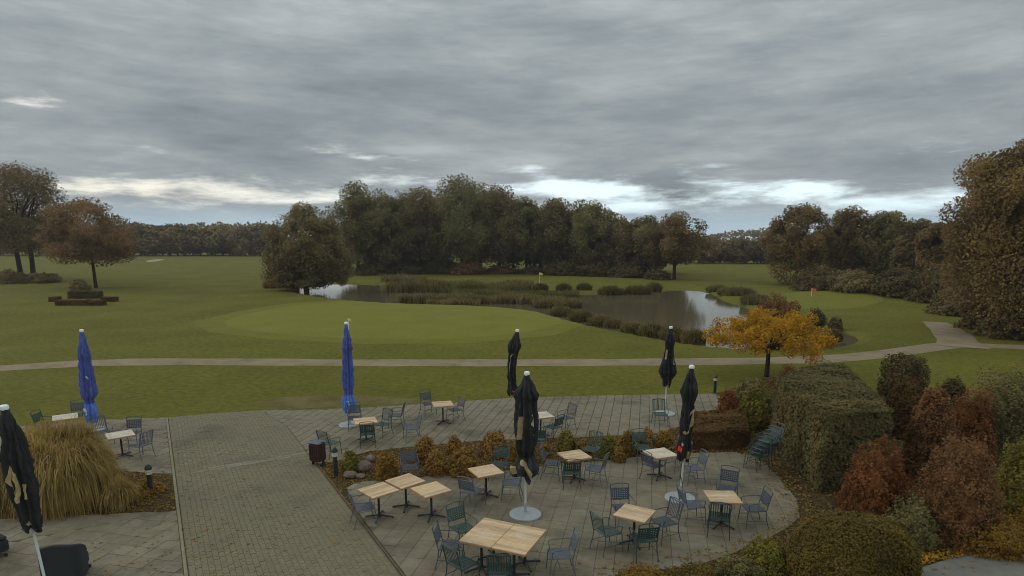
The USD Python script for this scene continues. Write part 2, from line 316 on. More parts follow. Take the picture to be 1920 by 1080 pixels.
M['cushion'] = surf('charcoal_cushion', [(.3, (.02, .022, .023)), (.7, (.035, .037, .038))], scale=12, rough=.9, space='object')
M['bin'] = surf('rusty_brown', [(.3, (.022, .011, .009)), (.6, (.045, .020, .014)), (.85, (.09, .035, .02))], scale=8, rough=.7, space='object')
M['binlid'] = metal_paint('grey_lid', (.10, .105, .11), .5, .5)
# leaves
M['oak'] = leafmat('oak_leaves', [(.0, (0.095, 0.068, 0.026)), (.35, (0.203, 0.136, 0.049)), (.65, (0.309, 0.202, 0.073)), (1., (0.450, 0.275, 0.096))], 0.68, .4)
M['rust'] = leafmat('rust_leaves', [(.0, (0.113, 0.073, 0.035)), (.4, (0.281, 0.178, 0.078)), (.75, (0.446, 0.267, 0.111)), (1., (0.581, 0.358, 0.148))], 0.65, .4)
M['olive'] = leafmat('olive_leaves', [(.0, (0.101, 0.089, 0.035)), (.4, (0.212, 0.179, 0.065)), (.75, (0.328, 0.256, 0.093)), (1., (0.465, 0.338, 0.120))], 0.68, .4)
M['umber'] = leafmat('umber_leaves', [(.0, (0.111, 0.081, 0.037)), (.4, (0.216, 0.160, 0.066)), (.8, (0.332, 0.227, 0.090)), (1., (0.444, 0.281, 0.112))], 0.68, .4)
M['grey_leaf'] = leafmat('willow_leaves', [(.0, (0.143, 0.110, 0.046)), (.5, (0.273, 0.212, 0.084)), (1., (0.429, 0.334, 0.137))], 0.62, .4)
M['far'] = leafmat('far_leaves', [(.0, (0.140, 0.106, 0.046)), (.5, (0.269, 0.196, 0.079)), (1., (0.408, 0.301, 0.110))], .6, .05)
M['farr'] = leafmat('far_rust_leaves', [(.0, (0.148, 0.100, 0.046)), (.5, (0.285, 0.189, 0.075)), (1., (0.401, 0.275, 0.103))], .6, .05)
M['hedge'] = leafmat('hedge_leaves', [(.0, (0.106, 0.092, 0.035)), (.45, (0.250, 0.191, 0.070)), (.8, (0.439, 0.307, 0.113)), (1., (0.686, 0.451, 0.177))], .3, 1.2, 0.3)
M['darkhedge'] = leafmat('dark_hedge_leaves', [(.0, (0.089, 0.068, 0.026)), (.5, (0.213, 0.154, 0.054)), (1., (0.386, 0.266, 0.088))], .3, 1.5, 0.3)
M['beech'] = leafmat('beech_leaves', [(0, (0.103, 0.061, 0.022)), (0.4, (0.244, 0.134, 0.045)), (0.8, (0.374, 0.207, 0.069)), (1, (0.505, 0.296, 0.106))], .35, 1.2, 0.35)
M['redleaf'] = leafmat('red_leaves', [(0, (0.132, 0.060, 0.020)), (0.35, (0.310, 0.124, 0.040)), (0.7, (0.562, 0.212, 0.060)), (0.9, (0.700, 0.354, 0.092)), (1, (0.700, 0.564, 0.142))], .35, 2.0, 0.35)
M['wine'] = leafmat('wine_leaves', [(0, (0.148, 0.082, 0.033)), (0.5, (0.351, 0.171, 0.068)), (0.85, (0.511, 0.262, 0.099)), (1, (0.700, 0.568, 0.179))], .35, 2.0, 0.35)
M['yellow'] = leafmat('yellow_leaves', [(.0, (0.291, 0.149, 0.015)), (.35, (0.618, 0.345, 0.021)), (.7, (0.700, 0.521, 0.029)), (1., (0.700, 0.630, 0.051))], .35, 1.6, .35)
M['amber'] = leafmat('amber_leaves', [(0, (0.181, 0.105, 0.019)), (0.4, (0.352, 0.204, 0.032)), (0.75, (0.511, 0.308, 0.047)), (1, (0.612, 0.443, 0.079))], .35, 3.0)
M['orange'] = leafmat('orange_leaves', [(0, (0.197, 0.112, 0.028)), (0.4, (0.383, 0.224, 0.053)), (0.75, (0.543, 0.325, 0.078)), (1, (0.642, 0.447, 0.127))], .4, 2.2)
M['lime'] = leafmat('yellow_green_leaves', [(.0, (0.122, 0.109, 0.021)), (.45, (0.305, 0.251, 0.041)), (.8, (0.487, 0.369, 0.057)), (1., (0.688, 0.485, 0.091))], .35, 2.2)
M['moss'] = leafmat('mossy_leaves', [(.0, (0.092, 0.067, 0.017)), (.5, (0.235, 0.164, 0.035)), (1., (0.401, 0.264, 0.058))], .5, .9, 0.3)
M['sage'] = leafmat('sage_leaves', [(.0, (0.121, 0.105, 0.038)), (.5, (0.265, 0.218, 0.080)), (1., (0.457, 0.371, 0.151))], .4, 2.2)
M['straw'] = leafmat('straw_blades', [(.0, (0.238, 0.163, 0.060)), (.35, (0.532, 0.386, 0.122)), (.7, (0.800, 0.666, 0.226)), (1., (0.800, 0.800, 0.447))], .35, 1.8, 0.4)
M['reed'] = leafmat('reed_blades', [(.0, (0.109, 0.087, 0.032)), (.5, (0.251, 0.194, 0.068)), (1., (0.435, 0.359, 0.133))], .45, .6)
M['reedg'] = leafmat('green_reed_blades', [(.0, (0.083, 0.076, 0.023)), (.5, (0.175, 0.153, 0.044)), (1., (0.307, 0.248, 0.078))], .5, .4)
n = {'p': ('principled_bsdf', {'base_color': (.050, .040, .022), 'roughness': .06, 'specular_ior_level': .5, 'ior': 1.33}), 'g': ('geometry', {}), 'mp': ('mapping', {'scale': (.7, 1.6, 1)}), 'n': ('noise_texture', {'scale': 1.6, 'detail': 4.0}), 'b': ('bump', {'strength': .35, 'distance': .012})}
M['water'] = mat('pond_water', n, [('g.position', 'mp.vector'), ('mp.vector', 'n.vector'), ('n.fac', 'b.height'), ('b.normal', 'p.normal')])

# ------------------------------------------------------------ autumn morning haze
HZ = 0.0002
hz = trimesh.creation.box(bounds=[(-700, -60, -4), (700, 900, 34)])
mat('haze_air', {'v': ('principled_volume', {'color': (.90, .95, 1.0), 'density': HZ, 'anisotropy': .2})}, [], surface=None, volume='v.volume')
tag(obj('haze', hz, '/World/Looks/haze_air'), 'thin grey morning haze over the golf course', 'haze', kind='stuff')

# ------------------------------------------------------------ ground
def axis(lo, hi, step, far, growth=1.18):
    a = list(np.arange(lo, hi + step / 2, step)); d = step
    while a[-1] < far: d *= growth; a.append(a[-1] + d)
    d = step
    while a[0] > -far: d *= growth; a.insert(0, a[0] - d)
    return np.array(a)
xs = axis(-62, 66, .8, 2500); ys = axis(30, 138, .7, 2500); ys = ys[ys > -120]
X, Y = np.meshgrid(xs, ys)
Z = terrain(X.ravel(), Y.ravel())
nx, ny = len(xs), len(ys)
I = np.arange(nx * ny).reshape(ny, nx)
fq = np.stack([I[:-1, :-1], I[:-1, 1:], I[1:, 1:], I[1:, :-1]], -1).reshape(-1, 4)
tag(obj('lawn', (np.stack([X.ravel(), Y.ravel(), Z], -1), fq), M['lawn'], smooth=True), 'wide mown autumn lawn of the golf course', 'lawn', kind='structure')

def drape(poly_xy, name, m, label, cat, off=.02, rings=14, smooth_it=2, grow=0):
    p = Polygon(poly_xy).buffer(grow) if grow else Polygon(poly_xy)
    for _ in range(smooth_it):       # Chaikin corner cutting
        c = np.array(p.exterior.coords)[:-1]; d = np.roll(c, -1, 0); p = Polygon(np.stack([.75 * c + .25 * d, .25 * c + .75 * d], 1).reshape(-1, 2))
    b = np.array(p.exterior.segmentize(.8).coords)[:-1]; o = np.array(p.centroid.coords[0]); n = len(b)
    V = np.vstack([o[None]] + [o + (b - o) * k / rings for k in range(1, rings + 1)])
    f = [[0, 1 + j, 1 + (j + 1) % n, 1 + (j + 1) % n] for j in range(n)]
    for k in range(rings - 1):
        for j in range(n):
            a, c = 1 + k * n, 1 + (k + 1) * n; f.append([a + j, c + j, c + (j + 1) % n, a + (j + 1) % n])
    z = terrain(V[:, 0], V[:, 1]) + off
    z[-n:] -= off * .9
    q = obj(name, (np.column_stack([V, z]), f), m, smooth=True)
    return tag(q, label, cat, kind='structure')
G = lambda pts: [ground(*q)[:2] for q in pts]
GR1 = G([(400, 603), (470, 585), (560, 570), (700, 561), (900, 571), (1035, 581), (1088, 598), (1010, 624), (870, 637), (700, 638), (540, 630), (430, 618)])
drape(GR1, 'green_collar', M['collar'], 'slightly longer grass collar round the large putting green', 'grass collar', .010, grow=1.6)
drape(GR1, 'putting_green', M['green'], 'pale close-mown putting green in front of the pond', 'putting green')
drape(G([(1440, 551), (1530, 546), (1620, 547), (1662, 556), (1640, 572), (1560, 581), (1470, 577), (1425, 563)]), 'putting_green', M['collar'], 'small pale putting green on the mound with the red flag', 'putting green')
drape(G([(270, 490), (290, 486), (312, 486), (300, 489), (280, 492)]), 'bunker', M['sand'], 'thin pale sand bunker far off beside the left rust tree', 'bunker', .05, 4)
drape(G([(470, 752), (560, 741), (690, 742), (860, 752), (700, 760), (600, 764), (500, 768)]), 'worn_turf', M['worn'], 'brownish worn strip of turf along the terrace edge', 'turf', .008, 8)

def strip(pts, width, name, m, label, cat, off=.012):
    ln = LineString(pts).segmentize(1.0); c = np.array(ln.coords)
    for _ in range(3): c[1:-1] = .25 * c[:-2] + .5 * c[1:-1] + .25 * c[2:]
    t = np.gradient(c, axis=0); t /= np.linalg.norm(t, axis=1, keepdims=True); nn = np.stack([-t[:, 1], t[:, 0]], 1)
    w = np.linspace(*(width if isinstance(width, tuple) else (width, width)), len(c)) / 2 + (noise(np.column_stack([c * .7, c[:, :1] * 0]), 4) - .5) * .25
    cols = [c + nn * (w * k)[:, None] for k in (-1, -.5, 0, .5, 1)]
    V = np.vstack(cols); z = terrain(V[:, 0], V[:, 1]) + off; n = len(c)
    z[:n] -= off * .8; z[-n:] -= off * .8
    f = [[a * n + i, a * n + i + 1, (a + 1) * n + i + 1, (a + 1) * n + i] for a in range(4) for i in range(n - 1)]
    return tag(obj(name, (np.column_stack([V, z]), f), m, smooth=True), label, cat, kind='structure')
strip(G([(-160, 702), (-60, 694), (40, 688), (130, 682), (230, 678.5), (400, 678), (650, 680), (960, 680), (1200, 679), (1400, 677), (1540, 674), (1640, 666), (1720, 655), (1780, 646), (1850, 648), (1940, 652), (2100, 656)]), 2.05, 'gravel_path', M['path'], 'long pale gravel path crossing the lawn', 'path', .014)
strip(G([(1808, 652), (1797, 641), (1783, 625), (1766, 612), (1752, 604)]), (2.8, 1.9), 'gravel_path', M['path'], 'short gravel spur curving off towards the big oak', 'path', .026)

wp = Polygon(np.array(pond_poly.buffer(1.2).exterior.coords))
tri = trimesh.creation.triangulate_polygon(wp, engine='earcut')
tag(obj('pond_water', (np.column_stack([tri[0], np.full(len(tri[0]), WATER)]), tri[1]), M['water']), 'brown pond reflecting trees and pale sky', 'pond', kind='structure')

# ------------------------------------------------------------ paving
U = np.array([-.5, .866]); N = np.array([.866, .5])       # along and across the walkway
Hp = lambda pts, z=.03: [hit(*q, z) for q in pts]
rng = np.random.default_rng(11)
def pave(name, poly, pitch, ang, mats, label, cap=300, gap=.010, gap2=None, joint='mortar', th=.05, top=.03, pname='paving_slab', offset_rows=False, size2=None, origin=(0, 0), rough=.004):
    poly = poly.buffer(0); g2 = gap if gap2 is None else gap2; root = thing(name, label, 'terrace' if 'terrace' in name else 'walkway', kind='structure')
    c, s = math.cos(math.radians(ang)), math.sin(math.radians(ang)); e1, e2 = np.array([c, s]), np.array([-s, c]); p1, p2 = pitch, size2 or pitch
    b = np.array(poly.exterior.coords); a1, a2 = b @ e1, b @ e2; cells = []
    for i in range(int(a1.min() // p1), int(a1.max() // p1) + 1):
        for j in range(int(a2.min() // p2), int(a2.max() // p2) + 1):
            o = (.5 * p1 if offset_rows and j % 2 else 0)
            lo1, lo2 = i * p1 + o, j * p2
            q = np.array([(lo1 + gap / 2, lo2 + g2 / 2), (lo1 + p1 - gap / 2, lo2 + g2 / 2), (lo1 + p1 - gap / 2, lo2 + p2 - g2 / 2), (lo1 + gap / 2, lo2 + p2 - g2 / 2)])
            P = Polygon(q @ np.array([e1, e2])).intersection(poly)
            if P.is_empty or P.geom_type != 'Polygon' or P.area < .15 * p1 * p2: continue
            cells.append(P)
    cells.sort(key=lambda P: P.centroid.y)
    # those that show largest and inside the frame first
    def inframe(P):
        x, y = P.centroid.coords[0]; d = y * cp + H * sp; return abs(F * x / d) < 965 and CY + F * (H * cp - y * sp) / d < 1085
    cells.sort(key=lambda P: (not inframe(P), P.centroid.y))
    rest = MB(); bd = np.array(poly.exterior.coords)[:-1]
    tri = trimesh.creation.triangulate_polygon(poly, engine='earcut')
    obj('sand_bedding', (np.column_stack([tri[0], np.full(len(tri[0]), top - .014)]), tri[1]), M[joint], root)
    for k, P in enumerate(cells):
        r = np.array(P.exterior.coords)[:-1]; cc = r.mean(0); n = len(r)
        if Polygon(r).exterior.is_ccw is False: r = r[::-1]
        ins = cc + (r - cc) * (1 - .008 / max(.05, np.linalg.norm(r - cc, axis=1).max()))
        tz = top + rng.normal(0, rough * .5); sl = rng.normal(0, rough / p1 * .5, 2)
        zt = tz + (r - cc) @ sl
        v = np.vstack([np.column_stack([r, np.full(n, top - th)]), np.column_stack([r, zt - .004]), np.column_stack([ins, zt])])
        f = []
        for a in (0, n):
            for j in range(n):
                q = (j + 1) % n; f += [[a + j, a + q, a + n + q], [a + j, a + n + q, a + n + j]]
        f += [[2 * n, 2 * n + j, 2 * n + j + 1] for j in range(1, n - 1)]
        mi = mats[int(rng.integers(len(mats)))]
        if k < cap: obj(pname, (v, f), M[mi], root)
        else: rest.add(v, f)
    if rest.n: obj('further_' + pname + 's', rest, M[mats[1]], root, kind='stuff')
    return root
SL = ['slab0', 'slab1', 'slab1', 'slab2', 'slab2', 'slab3']
walk_l = [hit(315, 783, .03), hit(330, 1000, .03), hit(345, 1080, .03)]
o_l = float(np.mean([q @ N for q in walk_l])); o_r = float(np.mean([hit(*q, .03) @ N for q in [(600, 870), (640, 925), (760, 1080)]]))
ua = 7.0; ub_l = hit(312, 783, .03) @ U; ub_r = hit(520, 772, .03) @ U
W = lambda a, b: a * N + b * U        # (across, along) -> xy
walkway = Polygon([W(o_l + .09, ua), W(o_r - .09, ua), W(o_r - .09, hit(548, 798, .03) @ U), hit(490, 769, .03), hit(400, 775, .03), W(o_l + .09, ub_l)])
band0 = hit(325, 893, .03) @ U - .05
bandp = Polygon([W(o_l + .09, band0), W(o_r - .09, band0), W(o_r - .09, band0 + .34), W(o_l + .09, band0 + .34)])
pave('cobbled_walkway', walkway.intersection(Polygon([W(-60, -60), W(60, -60), W(60, band0 - .01), W(-60, band0 - .01)])), .135, 120, ['cob0', 'cob1', 'cob1', 'cob2'], 'near part of the grey cobbled walkway between the terraces', joint='cobble_sand', pname='cobble', size2=.125, gap=.006, offset_rows=True, rough=.006)
pave('cobbled_walkway', walkway.intersection(Polygon([W(-60, band0 + .35), W(60, band0 + .35), W(60, 80), W(-60, 80)])), .135, 120, ['cob0', 'cob1', 'cob1', 'cob2'], 'far part of the grey cobbled walkway running up to the lawn', joint='cobble_sand', pname='cobble', size2=.125, gap=.006, offset_rows=True, rough=.006)
pave('cobbled_walkway', bandp, .34, 120, ['slab3', 'cob2'], 'pale cross band of larger stones in the walkway', pname='band_stone', size2=.5, gap=.012)
def kerb_run(p, q, label, w=.07, top=.036, m='kerb'):
    root = thing('kerb', label, 'kerb', kind='structure'); p, q = np.array(p), np.array(q); L = np.linalg.norm(q - p); d = (q - p) / L; k = int(L // .8)
    R = np.array([[d[0], -d[1], 0], [d[1], d[0], 0], [0, 0, 1]])
    for i in range(k):
        c = p + d * (i + .5) * L / k
        obj('kerb_stone', MB().box((c[0], c[1], top - .06 + rng.normal(0, .002)), (L / k - .012, w, .12), R, .008), M[m], root)
kerb_run(W(o_l + .035, ua), W(o_l + .035, ub_l), 'thin kerb along the left side of the walkway')
kerb_run(W(o_r - .035, ua), W(o_r - .035, hit(600, 868, .03) @ U), 'thin brown kerb along the right side of the walkway beside the near terrace', .06, .034, 'kerbbrown')
far_t = Polygon(Hp([(470, 790), (560, 850), (600, 869), (640, 862), (690, 846), (790, 836), (900, 826), (1000, 822), (1120, 818), (1230, 812), (1290, 795), (1400, 786), (1375, 762), (1342, 738), (1150, 741), (960, 746), (820, 755), (690, 764), (560, 769), (470, 769)])).buffer(0).difference(walkway.buffer(.015))
far_t = max(getattr(far_t, 'geoms', [far_t]), key=lambda g: g.area)
near_t = chaikin(Polygon([W(o_r + .012, 6.5)] + [W(o_r + .012, hit(672, 925, .03) @ U - .55)] + Hp([(650, 905), (720, 900), (800, 893), (870, 884), (950, 884), (1040, 868), (1120, 866), (1230, 852), (1290, 850), (1400, 846), (1450, 880), (1512, 960), (1460, 1000), (1380, 1035), (1300, 1062), (1140, 1076)]) + [hit(1100, 1120, .03), np.array([1.6, 6.5])]), 1)
near_t = near_t.intersection(Polygon([W(o_r + .012, -30), W(60, -30), W(60, 60), W(o_r + .012, 60)]))
pave('terrace', far_t, .40, 78, SL, 'far slab terrace beside the lawn with the blue umbrella', gap=.006, gap2=.022, size2=.38, joint='joint_dark', pname='paving_slab')
pave('terrace', near_t, .42, 78, SL, 'near slab terrace with most of the tables')
bed_l = Polygon([W(o_l - .02, hit(324, 958, .03) @ U), W(o_l - .02, hit(320, 890, .03) @ U), hit(240, 884, .03), hit(120, 850, .03), hit(-120, 850, .03), hit(-260, 985, .03)])
left_all = Polygon([W(o_l - .012, 6.0), W(o_l - .012, ub_l), hit(312, 783, .03), hit(150, 788, .03), hit(30, 800, .03), hit(-200, 818, .03), hit(-500, 850, .03), np.array([-15, 6.0])])
left_t = left_all.difference(bed_l.buffer(.02))
parts = sorted(list(getattr(left_t, 'geoms', [left_t])), key=lambda g: -g.area)
cut = hit(324, 958, .03) @ U
lo = left_all.intersection(Polygon([W(-60, -60), W(60, -60), W(60, cut - .005), W(-60, cut - .005)])).difference(bed_l.buffer(.02))
hi_ = left_all.intersection(Polygon([W(-60, cut + .005), W(60, cut + .005), W(60, 80), W(-60, 80)])).difference(bed_l.buffer(.02))
big = lambda g: max(getattr(g, 'geoms', [g]), key=lambda q: q.area)
pave('terrace', big(hi_), .42, 78, SL, 'left slab terrace behind the ornamental grass')
pave('terrace', big(lo), .42, 78, SL, 'lower left slab terrace in front of the ornamental grass')
def flat(poly, name, m, label, cat, z, kind='structure', bumps=0.0):
    poly = big(poly.buffer(0)); t = trimesh.creation.triangulate_polygon(poly.segmentize(.5), engine='triangle') if False else trimesh.creation.triangulate_polygon(poly, engine='earcut')
    return tag(obj(name, (np.column_stack([t[0], np.full(len(t[0]), z)]), t[1]), m), label, cat, kind=kind)
flat(bed_l, 'planting_bed', M['soil'], 'leafy planting bed under the big straw-coloured grass', 'bed', .012)
strip_bed = Polygon(Hp([(560, 850), (700, 835), (900, 816), (1230, 803), (1420, 770), (1480, 900), (1400, 860), (1290, 860), (1230, 862), (1040, 880), (950, 896), (800, 905), (690, 918), (668, 960), (600, 940)], .01)).difference(far_t).difference(near_t).difference(walkway)
flat(strip_bed, 'planting_bed', M['soil'], 'leafy planting strip between the two right terraces', 'bed', .010)
right_bed = Polygon(Hp([(1344, 738), (1420, 712), (1500, 700), (1600, 728), (1680, 752), (1800, 775), (1990, 770), (2300, 900), (2200, 1000), (1925, 1022), (1730, 1060), (1640, 1110), (1300, 1140), (1100, 1150), (1100, 1085), (1300, 1062), (1460, 1000), (1500, 960), (1400, 850)], .01)).buffer(0).difference(near_t).difference(far_t)
flat(right_bed, 'planting_bed', M['soil'], 'shrub bed along the right side of the terraces', 'bed', .008)
asph = Polygon(Hp([(1925, 1018), (1800, 1040), (1720, 1068), (1640, 1120), (1900, 1500), (2600, 1100), (2300, 985)], .01))
flat(asph, 'asphalt_path', M['asphalt'], 'grey path at the lower right corner', 'path', .016)

# ------------------------------------------------------------ foliage
def leaves(c, size, rng, nrm=None, spread=.8, aspect=.6):
    """One diamond (two triangles) per leaf or leaf clump."""
    c = np.asarray(c, float); n = len(c); size = np.broadcast_to(size, (n,)) * rng.uniform(.65, 1.25, n)
    d = rng.normal(size=(n, 3))
    if nrm is not None: d = nrm + spread * d
    d /= np.linalg.norm(d, axis=1, keepdims=True) + 1e-9
    a = np.cross(d, rng.normal(size=(n, 3))); a /= np.linalg.norm(a, axis=1, keepdims=True) + 1e-9; b = np.cross(d, a)
    s = size[:, None] * .5
    v = np.stack([c + a * s, c + b * s * aspect + d * s * .25, c - a * s, c - b * s * aspect + d * s * .25], 1).reshape(-1, 3)
    k = np.arange(n)[:, None] * 4
    return v, np.vstack([k + [0, 1, 2], k + [0, 2, 3]])
def blob(rng, n, r):      # points in a ragged unit ball, denser outside
    d = rng.normal(size=(n, 3)); d /= np.linalg.norm(d, axis=1, keepdims=True)
    return d * (rng.uniform(0, 1, n) ** .45)[:, None] * np.asarray(r)
def crown_points(rng, n, rx, ry, z0, z1, lobes=16, lumps=.42, egg=.45, openness=0.0):
    """Leaf positions of a crown: leafy lobes around limb ends inside an uneven egg."""
    hh = (z1 - z0) / 2; L = []
    for i in range(lobes):
        t = (i + .5) / lobes; zz = 1 - 2 * t * .97; a = i * 2.39996 + rng.uniform(-.4, .4); q = math.sqrt(max(0, 1 - zz * zz))
        k = rng.uniform(.62, .84) if i % 4 else rng.uniform(.1, .5)
        w = 1 - egg * max(0, zz) ** 1.5
        L.append((q * math.cos(a) * k * rx * w, q * math.sin(a) * k * ry * w, z0 + hh + zz * hh * .74 * (1 if zz > 0 else .92)))
    L = np.array(L); R = rng.uniform(.75, 1.25, lobes) * lumps
    w = R ** 2; idx = rng.choice(lobes, n, p=w / w.sum())
    p = L[idx] + blob(rng, n, 1) * (R[idx, None] * np.array([rx, ry, hh * .8]))
    f = fbm(p * (2.2 / max(rx, .1)) + 37, 3, int(rng.integers(1000)))
    if openness: p = p[f > np.quantile(f, openness)]
    return p, L
def limbs(mb, rng, base, fork, r0, tips, taper=.35, sides=7, bend=.15):
    base, fork = np.array(base, float), np.array(fork, float)
    mid = (base + fork) / 2 + rng.normal(0, .02, 3) * np.linalg.norm(fork - base)
    mb.tube([base - [0, 0, .25], base + (mid - base) * .25, mid, fork], [r0 * 1.35, r0 * 1.02, r0 * .88, r0 * .72], sides)
    for t in tips:
        s = fork - (fork - base) * rng.uniform(0, .22); d = t - s; m = s + d * .5 + np.array([0, 0, .12]) * np.linalg.norm(d) + rng.normal(0, bend * .3, 3) * np.linalg.norm(d)
        rr = r0 * rng.uniform(.26, .42); mb.tube([s, s + (m - s) * .5 + [0, 0, .02], m, t], [rr, rr * .85, rr * .6, rr * .15], max(4, sides - 2), cap=False)
def tree(name, px, py, top, half, bottom, m, label, cat='tree', seed=0, n=7000, leaf=.42, lobes=18, lumps=.42, egg=.45, trunks=((0, 0),), r0=None, openness=.0, group=None, depth=1.0, skirt=0, pos=None, extra=()):
    rng = np.random.default_rng(seed + 100); p = ground(px, py) if pos is None else np.asarray(pos, float)
    k = mpp(p); ztop = z_at(p[1], top) - p[2]; zb = max(.15, z_at(p[1], bottom) - p[2]); rx = half * k
    t = thing(name, label, cat, p, group=group)
    pts, L = crown_points(rng, n, rx, rx * depth, zb, ztop, lobes, lumps, egg, openness)
    if skirt:
        q = blob(rng, skirt, 1) * [rx * .92, rx * .92 * depth, ztop * .32] + [0, 0, ztop * .29]; fq_ = fbm(q * (2.6 / rx) + 11, 3, seed); q = q[fq_ > np.quantile(fq_, .2)]; pts = np.vstack([pts, q[q[:, 2] > .05]])
    for ex, et, eh, en in extra:
        q, L2 = crown_points(rng, en, eh * k, eh * k, .1, z_at(p[1], et) - p[2], 20, .34, .25, .12); pts = np.vstack([pts, q + [ex * k, rng.normal(0, .8), 0]])
    pts = pts[pts[:, 2] > .1]
    tr = MB(); r0 = r0 or max(.12, ztop * .018)
    for dx, dy in trunks:
        limbs(tr, rng, (dx, dy, 0), (dx * 1.3 + rng.normal(0, .1), dy * 1.2, zb + (ztop - zb) * .28), r0, [L[i] for i in rng.permutation(len(L))[:10]])
    obj('trunk', tr, M['bark'], t, smooth=40)
    c = np.array([0, 0, zb + (ztop - zb) * .45]); nr = pts - c; nr /= np.linalg.norm(nr, axis=1, keepdims=True) + 1e-9
    obj('crown', leaves(pts, leaf, rng, nr + [0, 0, .35], 1.0, .75), M[m], t)
    return t

ORD = 'first second third fourth fifth sixth seventh eighth ninth tenth eleventh twelfth thirteenth fourteenth fifteenth sixteenth seventeenth eighteenth nineteenth twentieth twenty-first twenty-second'.split()
# central wood beyond the pond
WOOD = [(672, 338, 54, 500, 515, 'olive', 'slender dark tree with a knobbly top, left end of the wood beside the willow'), (735, 350, 56, 495, 513, 'olive', 'dark olive tree second from the left in the wood'),
        (792, 349, 50, 490, 512, 'umber', 'brown-green tree left of the tallest tree of the wood'), (866, 325, 66, 498, 513, 'olive', 'tallest broad dome-topped tree of the wood beyond the pond'),
        (936, 345, 50, 496, 512, 'umber', 'brown tree just right of the tallest tree of the wood'), (987, 366, 46, 496, 512, 'olive', 'round olive tree in the middle of the wood'),
        (1040, 369, 42, 496, 513, 'umber', 'brownish tree with a two-tipped top in the middle of the wood'), (1104, 372, 52, 498, 515, 'olive', 'olive tree with twiggy right side, right of the middle of the wood'),
        (1160, 408, 44, 500, 517, 'umber', 'low brown tree near the right end of the wood'), (1208, 405, 42, 503, 519, 'olive', 'low olive tree beside the rust tree at the right end of the wood')]
for i, (px, top, half, bot, py, m, lab) in enumerate(WOOD):
    tree('wood_tree', px, py, top, half * 1.18, bot + 10, m, lab, seed=i, n=24000, leaf=.38, lobes=26, lumps=.36, egg=.12, openness=.12)
tree('wood_tree', 1264, 524, 395, 54, 496, 'oak', 'rust brown oak on a bare trunk at the right end of the wood', seed=31, n=18000, leaf=.32, lobes=22, egg=.2, openness=.16, r0=.32)
for i, (px, top, half, py) in enumerate([(703, 378, 48, 508), (765, 372, 48, 506), (828, 362, 50, 506), (902, 362, 48, 506), (962, 372, 46, 506), (1013, 388, 44, 507), (1072, 396, 46, 508), (1132, 404, 44, 509), (1185, 422, 40, 511), (1232, 430, 36, 513)]):
    tree('back_row_tree', px, py, top, half * 1.35, 506, ('umber', 'olive')[i % 2], f'{ORD[i]} from the left of the dark trees in the back row of the wood', seed=50 + i, n=13000, leaf=.52, lobes=16, lumps=.46, egg=.1, openness=.0, group='back row trees of the central wood')
tree('willow', 575, 544, 374, 74, 530, 'grey_leaf', 'grey-brown twiggy drooping willow at the left end of the pond', seed=77, n=26000, leaf=.26, lobes=44, lumps=.27, egg=.30, openness=.16, r0=.3, skirt=9000, extra=((-42, 436, 40, 6000), (46, 404, 46, 9000), (70, 452, 30, 5000), (4, 496, 60, 8000), (-30, 512, 40, 4000)))

# right group
for i, (px, top, half, bot, py, m, lab) in enumerate([(1490, 373, 60, 520, 534, 'oak', 'brown round tree at the left end of the right group'), (1584, 386, 48, 515, 532, 'oak', 'brown tree second from the left in the right group'),
        (1655, 390, 50, 518, 535, 'olive', 'pointed olive-brown tree in the middle of the right group'), (1712, 408, 48, 520, 540, 'umber', 'low broad dark tree in the right group next to the big oak'), (1762, 412, 50, 520, 546, 'oak', 'dark tree half hidden behind the big oak')]):
    tree('group_tree', px, py, top, half, bot, m, lab, seed=200 + i, n=26000, leaf=.30, lobes=26, lumps=.34, egg=.12, openness=.13, skirt=9000)
tree('oak_tree', 1962, 632, 204, 196, 588, 'oak', 'very large brown oak cut by the right edge of the photo', seed=301, n=130000, leaf=.20, lobes=70, lumps=.25, egg=.05, openness=.12, r0=.55, skirt=60000)
# left trees
tree('maple_tree', 52, 527, 294, 100, 496, 'umber', 'tall thin-leaved tree with two trunks near the left edge', seed=401, n=32000, leaf=.32, lobes=40, lumps=.30, egg=.15, openness=.28, r0=.42, trunks=((-1.0, 0), (.75, .4)))
tree('maple_tree', -35, 524, 308, 95, 490, 'umber', 'tall brown tree cut by the left edge of the photo', seed=402, n=22000, leaf=.32, lobes=32, lumps=.30, egg=.15, openness=.22, r0=.36)
tree('oak_tree', 180, 540, 364, 98, 508, 'rust', 'rust-coloured spreading oak standing alone on the left lawn', seed=411, n=30000, leaf=.27, lobes=40, lumps=.27, egg=.12, openness=.20, r0=.24)
